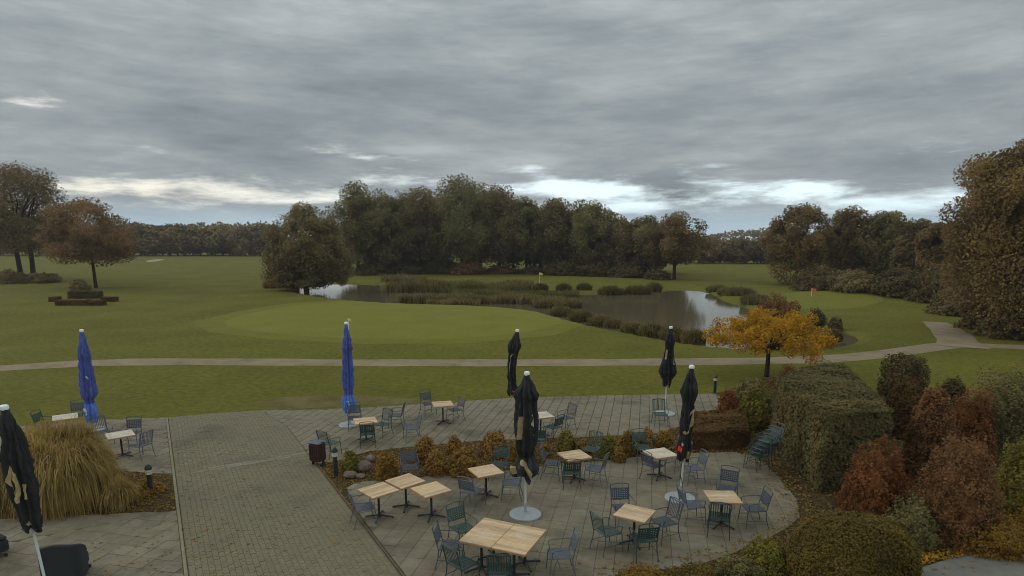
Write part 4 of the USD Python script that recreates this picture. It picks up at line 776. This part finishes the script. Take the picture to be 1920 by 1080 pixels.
def make_chair(name, label, loc, rz, m, style, group):
    """Wrought metal armchair; it faces +y. style: lattice (basket weave back) or bars (upright bars)."""
    t = thing(name, label, 'chair', loc, rz, group=group); sw, sd, sh = .46, .44, .45
    fr = MB().tube([(-sw / 2, -sd / 2, sh), (sw / 2, -sd / 2, sh), (sw / 2, sd / 2, sh), (-sw / 2, sd / 2, sh), (-sw / 2, -sd / 2, sh)], .012, 6)
    for i in range(8):
        x = -sw / 2 + sw * (i + .5) / 8; fr.box((x, 0, sh + .004), (.036, sd, .004))
    for i in range(6):
        y = -sd / 2 + sd * (i + .5) / 6; fr.box((0, y, sh + .009), (sw, .036, .004))
    obj('seat', fr, M[m], t, smooth=35)
    lean = lambda z: -sd / 2 - .02 - (z - sh) * .24; bk = MB(); zt = .93
    for s in (-1, 1): bk.tube([(s * sw / 2, lean(sh), sh), (s * sw / 2, lean(.7), .7), (s * sw * .52, lean(zt), zt)], .013, 6)
    arch = [(sw * .52 * c, lean(zt + .03 * (1 - c * c)), zt + .03 * (1 - c * c)) for c in np.linspace(-1, 1, 9)]
    bk.tube(arch, .013, 6); z0, z1 = (.56, .84) if style == 'lattice' else (.53, .92)
    for z in (z0, z1): bk.tube([(-sw / 2, lean(z), z), (sw / 2, lean(z), z)], .009, 5)
    R = Rotation.from_euler('x', math.degrees(math.atan(.24)), degrees=True).as_matrix()
    zc, hh = (z0 + z1) / 2, (z1 - z0) / math.cos(math.atan(.24))
    if style == 'lattice':
        for i in range(8): bk.box((-sw / 2 + sw * (i + .5) / 8, lean(zc), zc), (.030, .004, hh), R)
        for i in range(6):
            z = z0 + (z1 - z0) * (i + .5) / 6; bk.box((0, lean(z) + .005, z), (sw - .02, .004, .030), R)
    else:
        for i in range(9): bk.box((-sw / 2 + sw * (i + .5) / 9, lean(zc), zc), (.020, .006, hh), R)
    obj('backrest', bk, M[m], t, smooth=35)
    for s in (-1, 1):
        obj('leg', MB().tube([(s * (sw / 2 + .005), sd / 2, sh), (s * (sw / 2 + .015), sd / 2 + .015, .22), (s * (sw / 2 + .025), sd / 2 + .035, .0)], .012, 6), M[m], t, smooth=35)
        obj('leg', MB().tube([(s * (sw / 2), -sd / 2 - .015, sh), (s * (sw / 2 + .01), -sd / 2 - .03, .25), (s * (sw / 2 + .025), -sd / 2 - .10, .0)], .012, 6), M[m], t, smooth=35)
        x = s * (sw / 2 + .03); obj('armrest', MB().tube([(s * sw / 2, lean(.68), .68), (x, -.05, .665), (x, sd / 2 - .08, .655), (x, sd / 2 - .01, .62), (s * sw / 2, sd / 2 - .03, sh)], .011, 6), M[m], t, smooth=35)
    obj('stretcher', MB().tube([(-sw / 2 - .01, .02, .2), (sw / 2 + .01, .02, .2)], .008, 5).tube([(-sw / 2 - .01, sd / 2 + .015, .2), (-sw / 2 - .01, -sd / 2 - .04, .2)], .008, 5).tube([(sw / 2 + .01, sd / 2 + .015, .2), (sw / 2 + .01, -sd / 2 - .04, .2)], .008, 5), M[m], t)
    return t

# tables: centre of the top in the photograph, turn
TB = {}
for key, px, py, rz, lab in [('a', 122, 781, 35, 'cafe table at the far left, half hidden by the big straw grass'), ('b', 225, 814, 40, 'cafe table right of the big straw grass on the left terrace'), ('c', 685, 788, 20, 'cafe table beside the taller blue umbrella'),
        ('d', 830, 757, 15, 'furthest cafe table, alone in the middle of the far terrace'), ('e', 1014, 778, 20, 'cafe table on the far terrace half hidden behind the nearest black umbrella'), ('f', 709, 918, 43, 'left one of three empty tables standing in a row'), ('g', 760, 901, 44, 'back middle one of three empty tables standing in a row'),
        ('h', 808, 917, 38, 'right one of three empty tables standing in a row'), ('i', 911, 882, 27, 'table left of the nearest black umbrella by the orange shrubs'), ('j', 1077, 853, 23, 'table just right of the nearest black umbrella, by the planting strip'), ('k', 1238, 849, 20, 'pale-topped table touching the drooping black umbrella'),
        ('l', 1190, 961, -32, 'table with a warm brown top and four chairs in the middle of the near terrace'), ('m', 1355, 931, -2, 'table with a warm brown top at the right of the near terrace')]:
    q = hit(px, py, TOP + .76); TB[key] = q; make_table(lab, (q[0], q[1], TOP), rz, wood='palewood' if key in 'abek' else 'wood')
qa, qb = hit(913, 1002, TOP + .76), hit(975, 1015, TOP + .76); dv = (qb - qa) / np.linalg.norm(qb - qa); rz2 = math.degrees(math.atan2(dv[1], dv[0]))
qm = hit(944, 1003, TOP + .76); TB['n'] = qm
make_table('left half of the long double table at the bottom centre', (qm[0] - dv[0] * .385, qm[1] - dv[1] * .385, TOP), rz2, .75, 1.22, planks=12, bases=((0, .3), (0, -.3)))
make_table('right half of the long double table at the bottom centre', (qm[0] + dv[0] * .385, qm[1] + dv[1] * .385, TOP), rz2, .75, 1.22, planks=12, bases=((0, .3), (0, -.3)))

# chairs: pixel of the seat centre, what it faces (a table, or a heading in degrees: 0 right, 90 away from the camera)
CH = [('l', (1168, 952), 'blue', 'lattice', 'grey-blue lattice-backed chair behind the brown-topped middle table'), ('l', (1140, 996), 'green', 'bars', 'grey-green chair at the left of the brown-topped middle table'), ('l', (1206, 1008), 'greend', 'lattice', 'dark green chair tucked in front of the brown-topped middle table'), ('l', (1245, 978), 'blue', 'bars', 'slim grey-blue chair at the right of the brown-topped middle table'),
      (10, (1299, 946), 'bluel', 'lattice', 'pale blue-grey chair between the leaning umbrella base and the right brown-topped table'), ('m', (1363, 915), 'blue', 'lattice', 'blue-grey lattice-backed chair behind the right brown-topped table'), ('m', (1349, 968), 'greend', 'bars', 'dark chair with upright bars in front of the right brown-topped table'), ('m', (1412, 952), 'blue', 'lattice', 'blue-grey chair turned left at the right of the right brown-topped table'),
      ('k', (1226, 872), 'blue', 'lattice', 'dark blue chair in front of the pale-topped table'), (200, (1270, 856), 'bluel', 'lattice', 'blue-grey chair right behind the pale-topped table, under the umbrella cloth'), (190, (1299, 877), 'bluel', 'lattice', 'blue-grey chair standing right of the leaning umbrella pole'), ('k', (1204, 838), 'green', 'lattice', 'green chair at the back left of the pale-topped table among the shrubs'),
      ('j', (1036, 868), 'blue', 'lattice', 'dark blue chair between the nearest black umbrella and a table'), ('j', (1072, 884), 'greend', 'lattice', 'dark chair tucked under the front of the table by the planting strip'), ('j', (1115, 879), 'bluel', 'lattice', 'blue-grey chair at the right of the table by the planting strip'), ('j', (1108, 842), 'green', 'bars', 'green chair behind the table by the planting strip'),
      ('i', (886, 920), 'bluel', 'lattice', 'blue-grey chair at the front left of the table by the orange shrubs'), ('i', (958, 905), 'bluel', 'lattice', 'blue-grey chair at the right of the table by the orange shrubs'), ('i', (936, 870), 'green', 'lattice', 'green chair in front of the tall orange shrub'),
      (25, (683, 950), 'bluel', 'lattice', 'blue-grey chair at the walkway edge left of the three empty tables'), (285, (768, 876), 'blue', 'lattice', 'dark blue chair in the orange shrubs behind the three empty tables'),
      ('n', (846, 1022), 'blue', 'lattice', 'blue-grey lattice-backed chair at the left side of the double table'), ('n', (868, 990), 'green', 'lattice', 'green lattice-backed chair at the far left corner of the double table'), (185, (1050, 1038), 'bluel', 'lattice', 'blue-grey chair turned left at the right side of the double table'), ('n', (868, 1056), 'greend', 'bars', 'green chair with upright bars at the near left of the double table'), ('n', (937, 1066), 'greend', 'bars', 'dark green chair with upright bars tucked under the near edge of the double table'),
      ('c', (665, 783), 'blue', 'lattice', 'dark blue chair behind the table at the taller blue umbrella'), ('c', (716, 795), 'green', 'bars', 'green chair right of the table at the taller blue umbrella'), ('c', (689, 812), 'greend', 'lattice', 'dark chair tucked in front of the table at the taller blue umbrella'), (180, (742, 778), 'blue', 'bars', 'loose dark chair turned left on the far terrace, further of two'), (200, (771, 802), 'bluel', 'lattice', 'loose blue-grey chair turned left on the far terrace, nearer of two'),
      (300, (803, 757), 'blue', 'lattice', 'grey-blue chair at the left of the furthest table'), ('d', (853, 768), 'blue', 'lattice', 'dark blue chair at the right of the furthest table'), ('e', (1036, 800), 'greend', 'lattice', 'dark green chair in front of the table half hidden by the umbrella'), ('e', (1061, 783), 'blue', 'bars', 'purplish blue chair right of the table half hidden by the umbrella'), ('e', (1012, 822), 'green', 'lattice', 'blue-green chair just right of the nearest umbrella cloth'),
      (270, (1238, 776), 'green', 'bars', 'grey-green chair at the foot of the furthest black umbrella'), (60, (619, 830), 'green', 'bars', 'thin green chair behind the middle bollard'),
      ('a', (88, 795), 'greend', 'lattice', 'dark green chair left of the far left table'), ('a', (144, 778), 'blue', 'lattice', 'dark blue chair behind the far left table by the blue umbrella'), ('b', (246, 812), 'blue', 'lattice', 'dark blue chair behind the table right of the straw grass'), ('b', (263, 834), 'bluel', 'bars', 'blue-grey chair at the right of the table right of the straw grass'), ('b', (192, 810), 'blue', 'bars', 'blue chair between the blue umbrella and the table right of the straw grass')]
CP = {}
for k, (f, (px, py), col, sty, lab) in enumerate(CH):
    q = hit(px, py, TOP + .45)
    if isinstance(f, str): d = TB[f] - q; rz = math.degrees(math.atan2(d[1], d[0])) - 90 + np.random.default_rng(k).normal(0, 6)
    else: rz = f - 90
    key = (col, sty); g = 'metal chairs on the terraces'
    if key not in CP: CP[key] = make_chair('garden_chair', lab, (q[0], q[1], TOP), rz, 'chair_' + col, sty, g)
    else: dup(CP[key], lab, (q[0], q[1], TOP), rz, g)
if ('green', 'lattice') in CP:
    b = hit(1424, 862, TOP + .3); order = ['bottom chair', 'second chair from the bottom', 'middle chair', 'fourth chair', 'top chair']
    for i in range(5):
        dup(CP[('greend', 'bars') if i % 2 else ('green', 'lattice')], f'{order[i]} in the stack of dark green chairs by the clipped hedge', (b[0] + .07 * i - .1, b[1] - .05 * i, TOP + .135 * i), 118, 'stacked green chairs', tilt=(0, 0))

# parasols, all folded
def closed_parasol(label, base, top_px, m, prof, seed, lean=(0, 0), pole_m='steelwhite', base_m='galv', m2=None, prints=(), n=9, plate=.42, ragged=.10, cord=False):
    rng = np.random.default_rng(seed); B = hit(*base, TOP); t = thing('folded_umbrella', label, 'umbrella', (B[0], B[1], TOP), group=None)
    ht = z_at(B[1], top_px[1]) - TOP
    xoff = (top_px[0] - CX) / F * (B[1] * cp - (ht + TOP - H) * sp) - B[0]
    ax = lambda z: np.stack([xoff * np.asarray(z) / ht + lean[0] * np.sin(np.pi * np.asarray(z) / ht), lean[1] * np.sin(np.pi * np.asarray(z) / ht), np.asarray(z)], -1)
    zz = np.linspace(0, ht, 8); obj('pole', MB().tube(ax(zz), .026, 10), M[pole_m], t, smooth=40)
    obj('base_plate', MB().lathe([(0, 0), (plate, 0), (plate, .035), (plate - .02, .05), (.07, .06), (.06, .09), (0, .09)], 28), M[base_m], t, smooth=35)
    obj('socket', MB().tube([(0, 0, .05), ax(np.array(.34)).tolist()], .037, 10), M[base_m], t, smooth=35)
    c = ax(np.array(ht)); obj('cap', MB().lathe([(0, .055), (.045, .05), (.07, .03), (.075, -.02), (.06, -.05), (0, -.05)], 14, c), M['cap'], t, smooth=35)
    L = ht; P = np.array(prof); ph = rng.uniform(0, 6.28, 4)
    def S(th, s, off=0.0):      # th around, s 0 (top) .. 1 (hem)
        th, s = np.asarray(th, float), np.asarray(s, float); r = np.interp(s, P[:, 0], P[:, 1])
        pl = .21 * np.cos(n * th + 2.2 * np.sin(3 * s + ph[0]) + ph[1]) + .14 * np.cos((n // 2) * th - 4 * s + ph[2]) + .12 * np.cos(2 * th + 5 * s + ph[3])
        pl = pl * np.clip(s * 6, .15, 1) ; r = r * (1 + pl) + off
        z = L * (1 - P[-1, 2] * s) - .03; z = z + ragged * np.clip((s - .86) / .14, 0, 1) * (np.cos(3 * th + ph[2]) + .6 * np.cos(5 * th + ph[0])) * .5
        return ax(z) + np.stack([r * np.cos(th), r * np.sin(th), 0 * r], -1)
    nt, ns = 72, 60; T, Q = np.meshgrid(np.arange(nt) * 2 * np.pi / nt, np.linspace(0, 1, ns)); V = S(T, Q).reshape(-1, 3)
    V += (fbm(V * 6 + seed, 3, seed) - .5)[:, None] * np.array([.075, .075, .02]); I = np.arange(nt * ns).reshape(ns, nt)
    f = np.stack([I[:-1], I[1:], np.roll(I[1:], -1, 1), np.roll(I[:-1], -1, 1)], -1).reshape(-1, 4)
    if m2:
        vc = Q.reshape(-1)[f].mean(1); obj('canopy', (V, f[vc < .80]), M[m], t, smooth=True); obj('valance', (V, f[vc >= .80]), M[m2], t, smooth=True)
    else:
        obj('canopy', (V, f), M[m], t, smooth=True)
    k = P[np.argmin(np.where((P[:, 0] > .5), P[:, 1], 9)), 0]
    sb = S(np.linspace(0, 6.283, 40), np.full(40, k), .012); obj('strap', MB().tube(sb, .012, 5, cap=False), M['blackcloth' if m != 'bluecloth' else 'bluecloth'], t)
    for pm, wdt, path in prints:       # flat print on the cloth: strokes in (angle, s)
        pa = np.array(path, float); u = np.linspace(0, len(pa) - 1, 26); a, s = (np.interp(u, np.arange(len(pa)), pa[:, j]) for j in (0, 1))
        C = S(a, s); tg = np.gradient(np.column_stack([a * .2, s * L * .7]), axis=0); tg /= np.linalg.norm(tg, axis=1, keepdims=True) + 1e-9
        da, ds = -tg[:, 1] * wdt / .2 / 2, tg[:, 0] * wdt / (L * .7) / 2
        rows = [S(a + q * da, s + q * ds, .016) for q in (-1, -.33, .33, 1)]
        rows = [r_ + (fbm(r_ * 6 + seed, 3, seed) - .5)[:, None] * np.array([.075, .075, .02]) for r_ in rows]; nn = len(a)
        vv = np.vstack(rows); ff = [[r_ * nn + i, r_ * nn + i + 1, (r_ + 1) * nn + i + 1, (r_ + 1) * nn + i] for r_ in range(3) for i in range(nn - 1)]
        obj('print', (vv, ff), M[pm], t, smooth=True)
    if cord:
        w = ax(np.array([1.35, 1.0, .7, .45, .2, .06])); w[:, 0] += [-.03, -.055, -.06, .02, .05, .06]; w[:, 1] -= .05; obj('cord', MB().tube(w, .010, 5), M['iron'], t)
    return t
FR = -math.pi / 2       # the side towards the camera
blackP = [(0, .07, .70), (.06, .11, .70), (.20, .24, .70), (.27, .20, .70), (.5, .27, .70), (.68, .25, .70), (.80, .17, .70), (.90, .33, .70), (1, .30, .70)]
slimP = [(0, .06, .68), (.08, .10, .68), (.26, .20, .68), (.38, .13, .68), (.6, .155, .68), (.78, .14, .68), (.88, .17, .68), (1, .12, .68)]
tailP = [(0, .06, .66), (.10, .12, .66), (.22, .18, .66), (.34, .15, .66), (.5, .17, .66), (.66, .24, .66), (.76, .27, .66), (.84, .20, .66), (.92, .13, .66), (1, .13, .66)]
blueP = [(0, .055, .86), (.10, .10, .86), (.26, .19, .86), (.30, .15, .86), (.5, .16, .86), (.68, .165, .86), (.76, .12, .86), (.90, .21, .86), (1, .17, .86)]
gold_hook = [('gold', .06, [(FR + .75, .40), (FR + .7, .46), (FR + .55, .60), (FR + .1, .68), (FR - .3, .70), (FR - .55, .67)]), ('gold', .04, [(FR + .2, .50), (FR + .65, .43)])]
closed_parasol('nearest folded black umbrella with gold print, mid near terrace behind the double table', (985, 965), (988, 700), 'blackcloth', blackP, 1, m2='blackcloth2', ragged=.2, prints=[
    ('gold', .07, [(FR - .75, .40), (FR - .70, .50), (FR - .72, .62)]), ('gold', .045, [(FR + .45, .36), (FR + .75, .39), (FR + .4, .45), (FR + .8, .50), (FR + .55, .56)]), ('gold', .03, [(FR + .6, .40), (FR + .62, .60)]),
    ('gold', .07, [(FR - .5, .82), (FR + .1, .89), (FR + .5, .96)]), ('gold', .06, [(FR - 1.0, .88), (FR - .85, .97)])])
closed_parasol('folded black umbrella with gold hook print and red tag beside the pale-topped table', (1275, 935), (1297, 688), 'blackcloth', slimP, 2, prints=gold_hook + [('gold', .10, [(FR + .5, .90), (FR + .7, .97)]), ('gold', .06, [(FR - .8, .80), (FR - .4, .82)]), ('redprint', .13, [(FR - 1.25, .87), (FR - .55, .88)])], cord=True)
closed_parasol('furthest folded black umbrella at the right end of the far terrace, skirt flaring low', (1246, 776), (1258, 614), 'blackcloth', tailP, 3, prints=[('gold', .05, [(FR - .7, .36), (FR - .8, .46), (FR - .75, .52)]), ('gold', .05, [(FR + .7, .34), (FR + .75, .50), (FR + .9, .62)]), ('gold', .08, [(FR + .2, .90), (FR + .35, .96)])])
closed_parasol('folded black umbrella half hidden behind the nearest black umbrella', (977, 792), (970, 620), 'blackcloth', [(0, .06, .68), (.10, .12, .68), (.24, .22, .68), (.34, .17, .68), (.6, .15, .68), (.85, .15, .68), (.94, .22, .68), (1, .18, .68)], 4, prints=[('gold', .05, [(FR - .1, .34), (FR - .5, .40), (FR - .6, .62)]), ('redprint', .06, [(FR - .1, .93), (FR + .3, .94)])], plate=.30, lean=(-.28, 0))
closed_parasol('folded black umbrella with gold loops leaning at the left edge', (92, 1120), (8, 764), 'blackcloth', [(0, .06, .615), (.06, .09, .615), (.25, .15, .615), (.5, .19, .615), (.7, .205, .615), (.85, .15, .615), (.93, .15, .615), (1, .12, .615)], 5, m2='blackcloth', prints=[
    ('gold', .045, [(FR + .05, .44), (FR - .25, .56), (FR + .0, .66), (FR + .15, .74)]), ('gold', .045, [(FR + .05, .44), (FR + .3, .56), (FR + .25, .66), (FR + .15, .74)]), ('gold', .04, [(FR + .75, .60), (FR + .8, .72)]), ('gold', .07, [(FR + .3, .93), (FR + .5, .97)])])
closed_parasol('taller folded blue umbrella in the middle, flared at the hem with white lettering', (656, 797), (649, 606), 'bluecloth', blueP, 6, m2='bluecloth2', prints=[('whiteprint', .05, [(FR - .4, .86), (FR - .1, .90), (FR - .3, .95), (FR + .1, .97)]), ('whiteprint', .04, [(FR + .1, .86), (FR + .25, .92), (FR + .1, .97)])])
closed_parasol('folded blue umbrella at the left, behind the big straw grass', (174, 806), (153, 620), 'bluecloth', [(0, .055, .90), (.10, .10, .90), (.27, .18, .90), (.31, .16, .90), (.5, .19, .90), (.7, .21, .90), (.77, .12, .90), (.9, .20, .90), (1, .16, .90)], 7, m2='bluecloth2', prints=[('whiteprint', .05, [(FR - .4, .84), (FR - .1, .90), (FR - .3, .93)]), ('whiteprint', .035, [(FR + .5, .48), (FR + .7, .52)])])

# lights, bin, flags, spotlight, wicker seats
def bollard(px, py, top, label):
    p = hit(px, py, .02); h = z_at(p[1], top) - .02; t = thing('bollard_light', label, 'bollard', (p[0], p[1], .015), group='bollard lights')
    obj('post', MB().lathe([(.10, 0), (.10, .02), (.065, .025), (.065, h * .68), (0, h * .68)], 16), M['bollard'], t, smooth=35)
    obj('lamp_ring', MB().lathe([(.05, h * .68), (.085, h * .69), (.085, h * .76), (.072, h * .77), (.085, h * .78), (.085, h * .83), (0, h * .83)], 16), M['lens'], t, smooth=35)
    obj('lamp_cap', MB().lathe([(.05, h * .83), (.092, h * .84), (.092, h * .90), (.05, h * .98), (0, h)], 16), M['bollard'], t, smooth=35)
bollard(284, 929, 870, 'black bollard light in the left bed beside the walkway'); bollard(630, 893, 838, 'black bollard light beside the brown bin and boulders'); bollard(1340, 736, 703, 'small black bollard light at the far right corner of the far terrace')
p = hit(597, 872, TOP); t = thing('litter_bin', 'rust-brown litter bin with a grey hood at the walkway edge', 'bin', (p[0], p[1], TOP), -25)
obj('body', MB().box((0, 0, .44), (.42, .34, .56), bevel=.03), M['bin'], t); obj('hood', MB().box((0, 0, .765), (.46, .38, .06), bevel=.025).box((0, .06, .745), (.40, .22, .03)), M['binlid'], t)
for s in (-1, 1):
    obj('leg', MB().box((s * .21, 0, .40), (.035, .10, .80), bevel=.006), M['iron'], t)
for i in range(5): obj('slat', MB().box((-.16 + .08 * i, -.177, .44), (.055, .014, .50), bevel=.004), M['bin'], t)
def flag(px, py, top, m, label, fs=1.0):
    p = ground(px, py); h = max(1.0, z_at(p[1], top) - p[2]); t = thing('golf_flag', label, 'flag', p); k = h / 2.0
    obj('pole', MB().tube([(0, 0, -.1), (0, 0, h)], .022, 6), M['cap'], t)
    a = np.linspace(0, 1, 7); up = np.stack([a * .52 * fs, .05 * np.sin(a * 5), h - .02 - .05 * a], -1); dn = up - [0, 0, .38 * fs]; V = np.vstack([up, dn, up + [0, .012, 0], dn + [0, .012, 0]]); q = []
    for i in range(6): q += [[i, i + 1, 8 + i, 7 + i], [14 + i, 21 + i, 22 + i, 15 + i], [i, 14 + i, 15 + i, i + 1], [7 + i, 8 + i, 22 + i, 21 + i]]
    obj('cloth', (V, q), M[m], t)
flag(1521, 556, 543, 'redflag', 'small red golf flag on the mound right of the pond'); flag(1011, 530, 511, 'yellowflag', 'small yellow golf flag on the green strip before the wood'); flag(654, 622, 597, 'yellowflag', 'small golf flag on the putting green, just above the taller blue umbrella', .45)
p = hit(1405, 800, .0); t = thing('garden_spotlight', 'small pale garden spotlight beside the long red-brown hedge', 'lamp', (p[0], p[1], .0), 20)
obj('stake', MB().tube([(0, 0, -.05), (0, 0, .34)], .018, 6), M['iron'], t); obj('lamp_head', MB().box((0, 0, .42), (.26, .18, .17), bevel=.02), M['lens'], t); obj('bracket', MB().box((0, 0, .335), (.08, .05, .025)), M['iron'], t)
def wicker(px, py, rz, label):
    p = hit(px, py, TOP); t = thing('wicker_armchair', label, 'armchair', (p[0], p[1], TOP), rz); w, d = .78, .76
    hgt = lambda u: .62 + .20 * np.clip(u, -1, 1)
    V, f = [], []     # curved tub: back and arms in one sweep (open to +y)
    a = np.linspace(math.radians(-8), math.radians(188), 25) + math.pi; o, i_ = [], []
    for g in a:
        c, s = math.cos(g), math.sin(g); k = (abs(c) ** 5 + abs(s) ** 5) ** -.2; top = .60 + .22 * max(0., -s) ** .7
        o.append([(w / 2 * c * k, d / 2 * s * k, .06), (w / 2 * c * k, d / 2 * s * k, top)]); i_.append([((w / 2 - .09) * c * k, (d / 2 - .09) * s * k, .06), ((w / 2 - .09) * c * k, (d / 2 - .09) * s * k, top)])
    o, i_ = np.array(o), np.array(i_); n = len(a); V = np.vstack([o[:, 0], o[:, 1], i_[:, 1], i_[:, 0]])
    for r_ in range(3): f += [[r_ * n + j, r_ * n + j + 1, (r_ + 1) * n + j + 1, (r_ + 1) * n + j] for j in range(n - 1)]
    f += [[0, n, 2 * n, 3 * n], [n - 1, 4 * n - 1, 3 * n - 1, 2 * n - 1]]
    obj('shell', (V, f), M['wicker'], t, smooth=40); rim = (o[:, 1] + i_[:, 1]) / 2 + [0, 0, .004]
    obj('rim', MB().tube(rim, .046, 8), M['wicker'], t, smooth=50)
    obj('seat', MB().box((0, .03, .24), (w - .20, d - .10, .26), bevel=.03), M['wicker'], t); obj('cushion', MB().box((0, .03, .415), (w - .21, d - .12, .09), bevel=.035), M['cushion'], t)
    for sx in (-1, 1):
        for sy in (-1, 1): obj('leg', MB().box((sx * (w / 2 - .08), sy * (d / 2 - .12), .035), (.05, .05, .07)), M['iron'], t)
wicker(128, 1078, 12, 'black wicker tub armchair at the bottom left, seen from behind'); wicker(-26, 1046, -30, 'black wicker tub armchair cut by the left edge')

# fallen leaves
rng = np.random.default_rng(808); n = 2600; px_, py_ = rng.uniform(0, 1920, n), 720 + 360 * rng.uniform(0, 1, n) ** 1.2
q = np.array([hit(a, b, TOP) for a, b in zip(px_, py_)]); keep = fbm(np.column_stack([q * .35, q[:, :1] * 0]), 3, 2) > .50
c = np.column_stack([q, np.full(n, TOP + .012)])[keep]
c = c[~shapely.contains_xy(pond_poly, c[:, 0], c[:, 1])]
tag(obj('fallen_leaves', leaves(c, .075, rng, np.tile([0, 0, 1.], (len(c), 1)), .25, .75), M['orange']), 'brown autumn leaves scattered over the paving and grass', 'leaves', kind='stuff')

def litter(poly, n, seed, m, label, size=.07):
    rng = np.random.default_rng(seed); b = poly.bounds; r = rng.uniform([b[0], b[1]], [b[2], b[3]], (n * 3, 2)); r = r[shapely.contains_xy(poly, r[:, 0], r[:, 1])][:n]
    c = np.column_stack([r, .03 + .03 * rng.uniform(0, 1, len(r)) ** 2])
    tag(obj('leaf_litter', leaves(c, size, rng, np.tile([0, 0, 1.], (len(c), 1)), .5, .7), M[m]), label, 'leaf litter', kind='stuff')
litter(strip_bed, 8000, 1, 'orange', 'brown leaf litter on the planting strip between the terraces')
litter(bed_l, 5000, 2, 'amber', 'brown leaf litter on the left bed under the straw grass')
litter(right_bed, 14000, 3, 'sage', 'leaf litter and ground plants under the right shrubs', .09)
litter(right_bed.intersection(Polygon(Hp([(1760, 1000), (2000, 960), (2100, 1000), (1700, 1075), (1640, 1060)]))), 2600, 4, 'yellow', 'yellow fallen leaves beside the grey path at the lower right', .08)
litter(near_t.exterior.buffer(.45).intersection(Polygon(Hp([(1380, 840), (1600, 900), (1560, 1000), (1330, 1110), (1120, 1110), (1120, 1050), (1330, 1030), (1440, 990), (1480, 955)]))), 1500, 5, 'amber', 'leaves spilling over the right edge of the near terrace', .075)
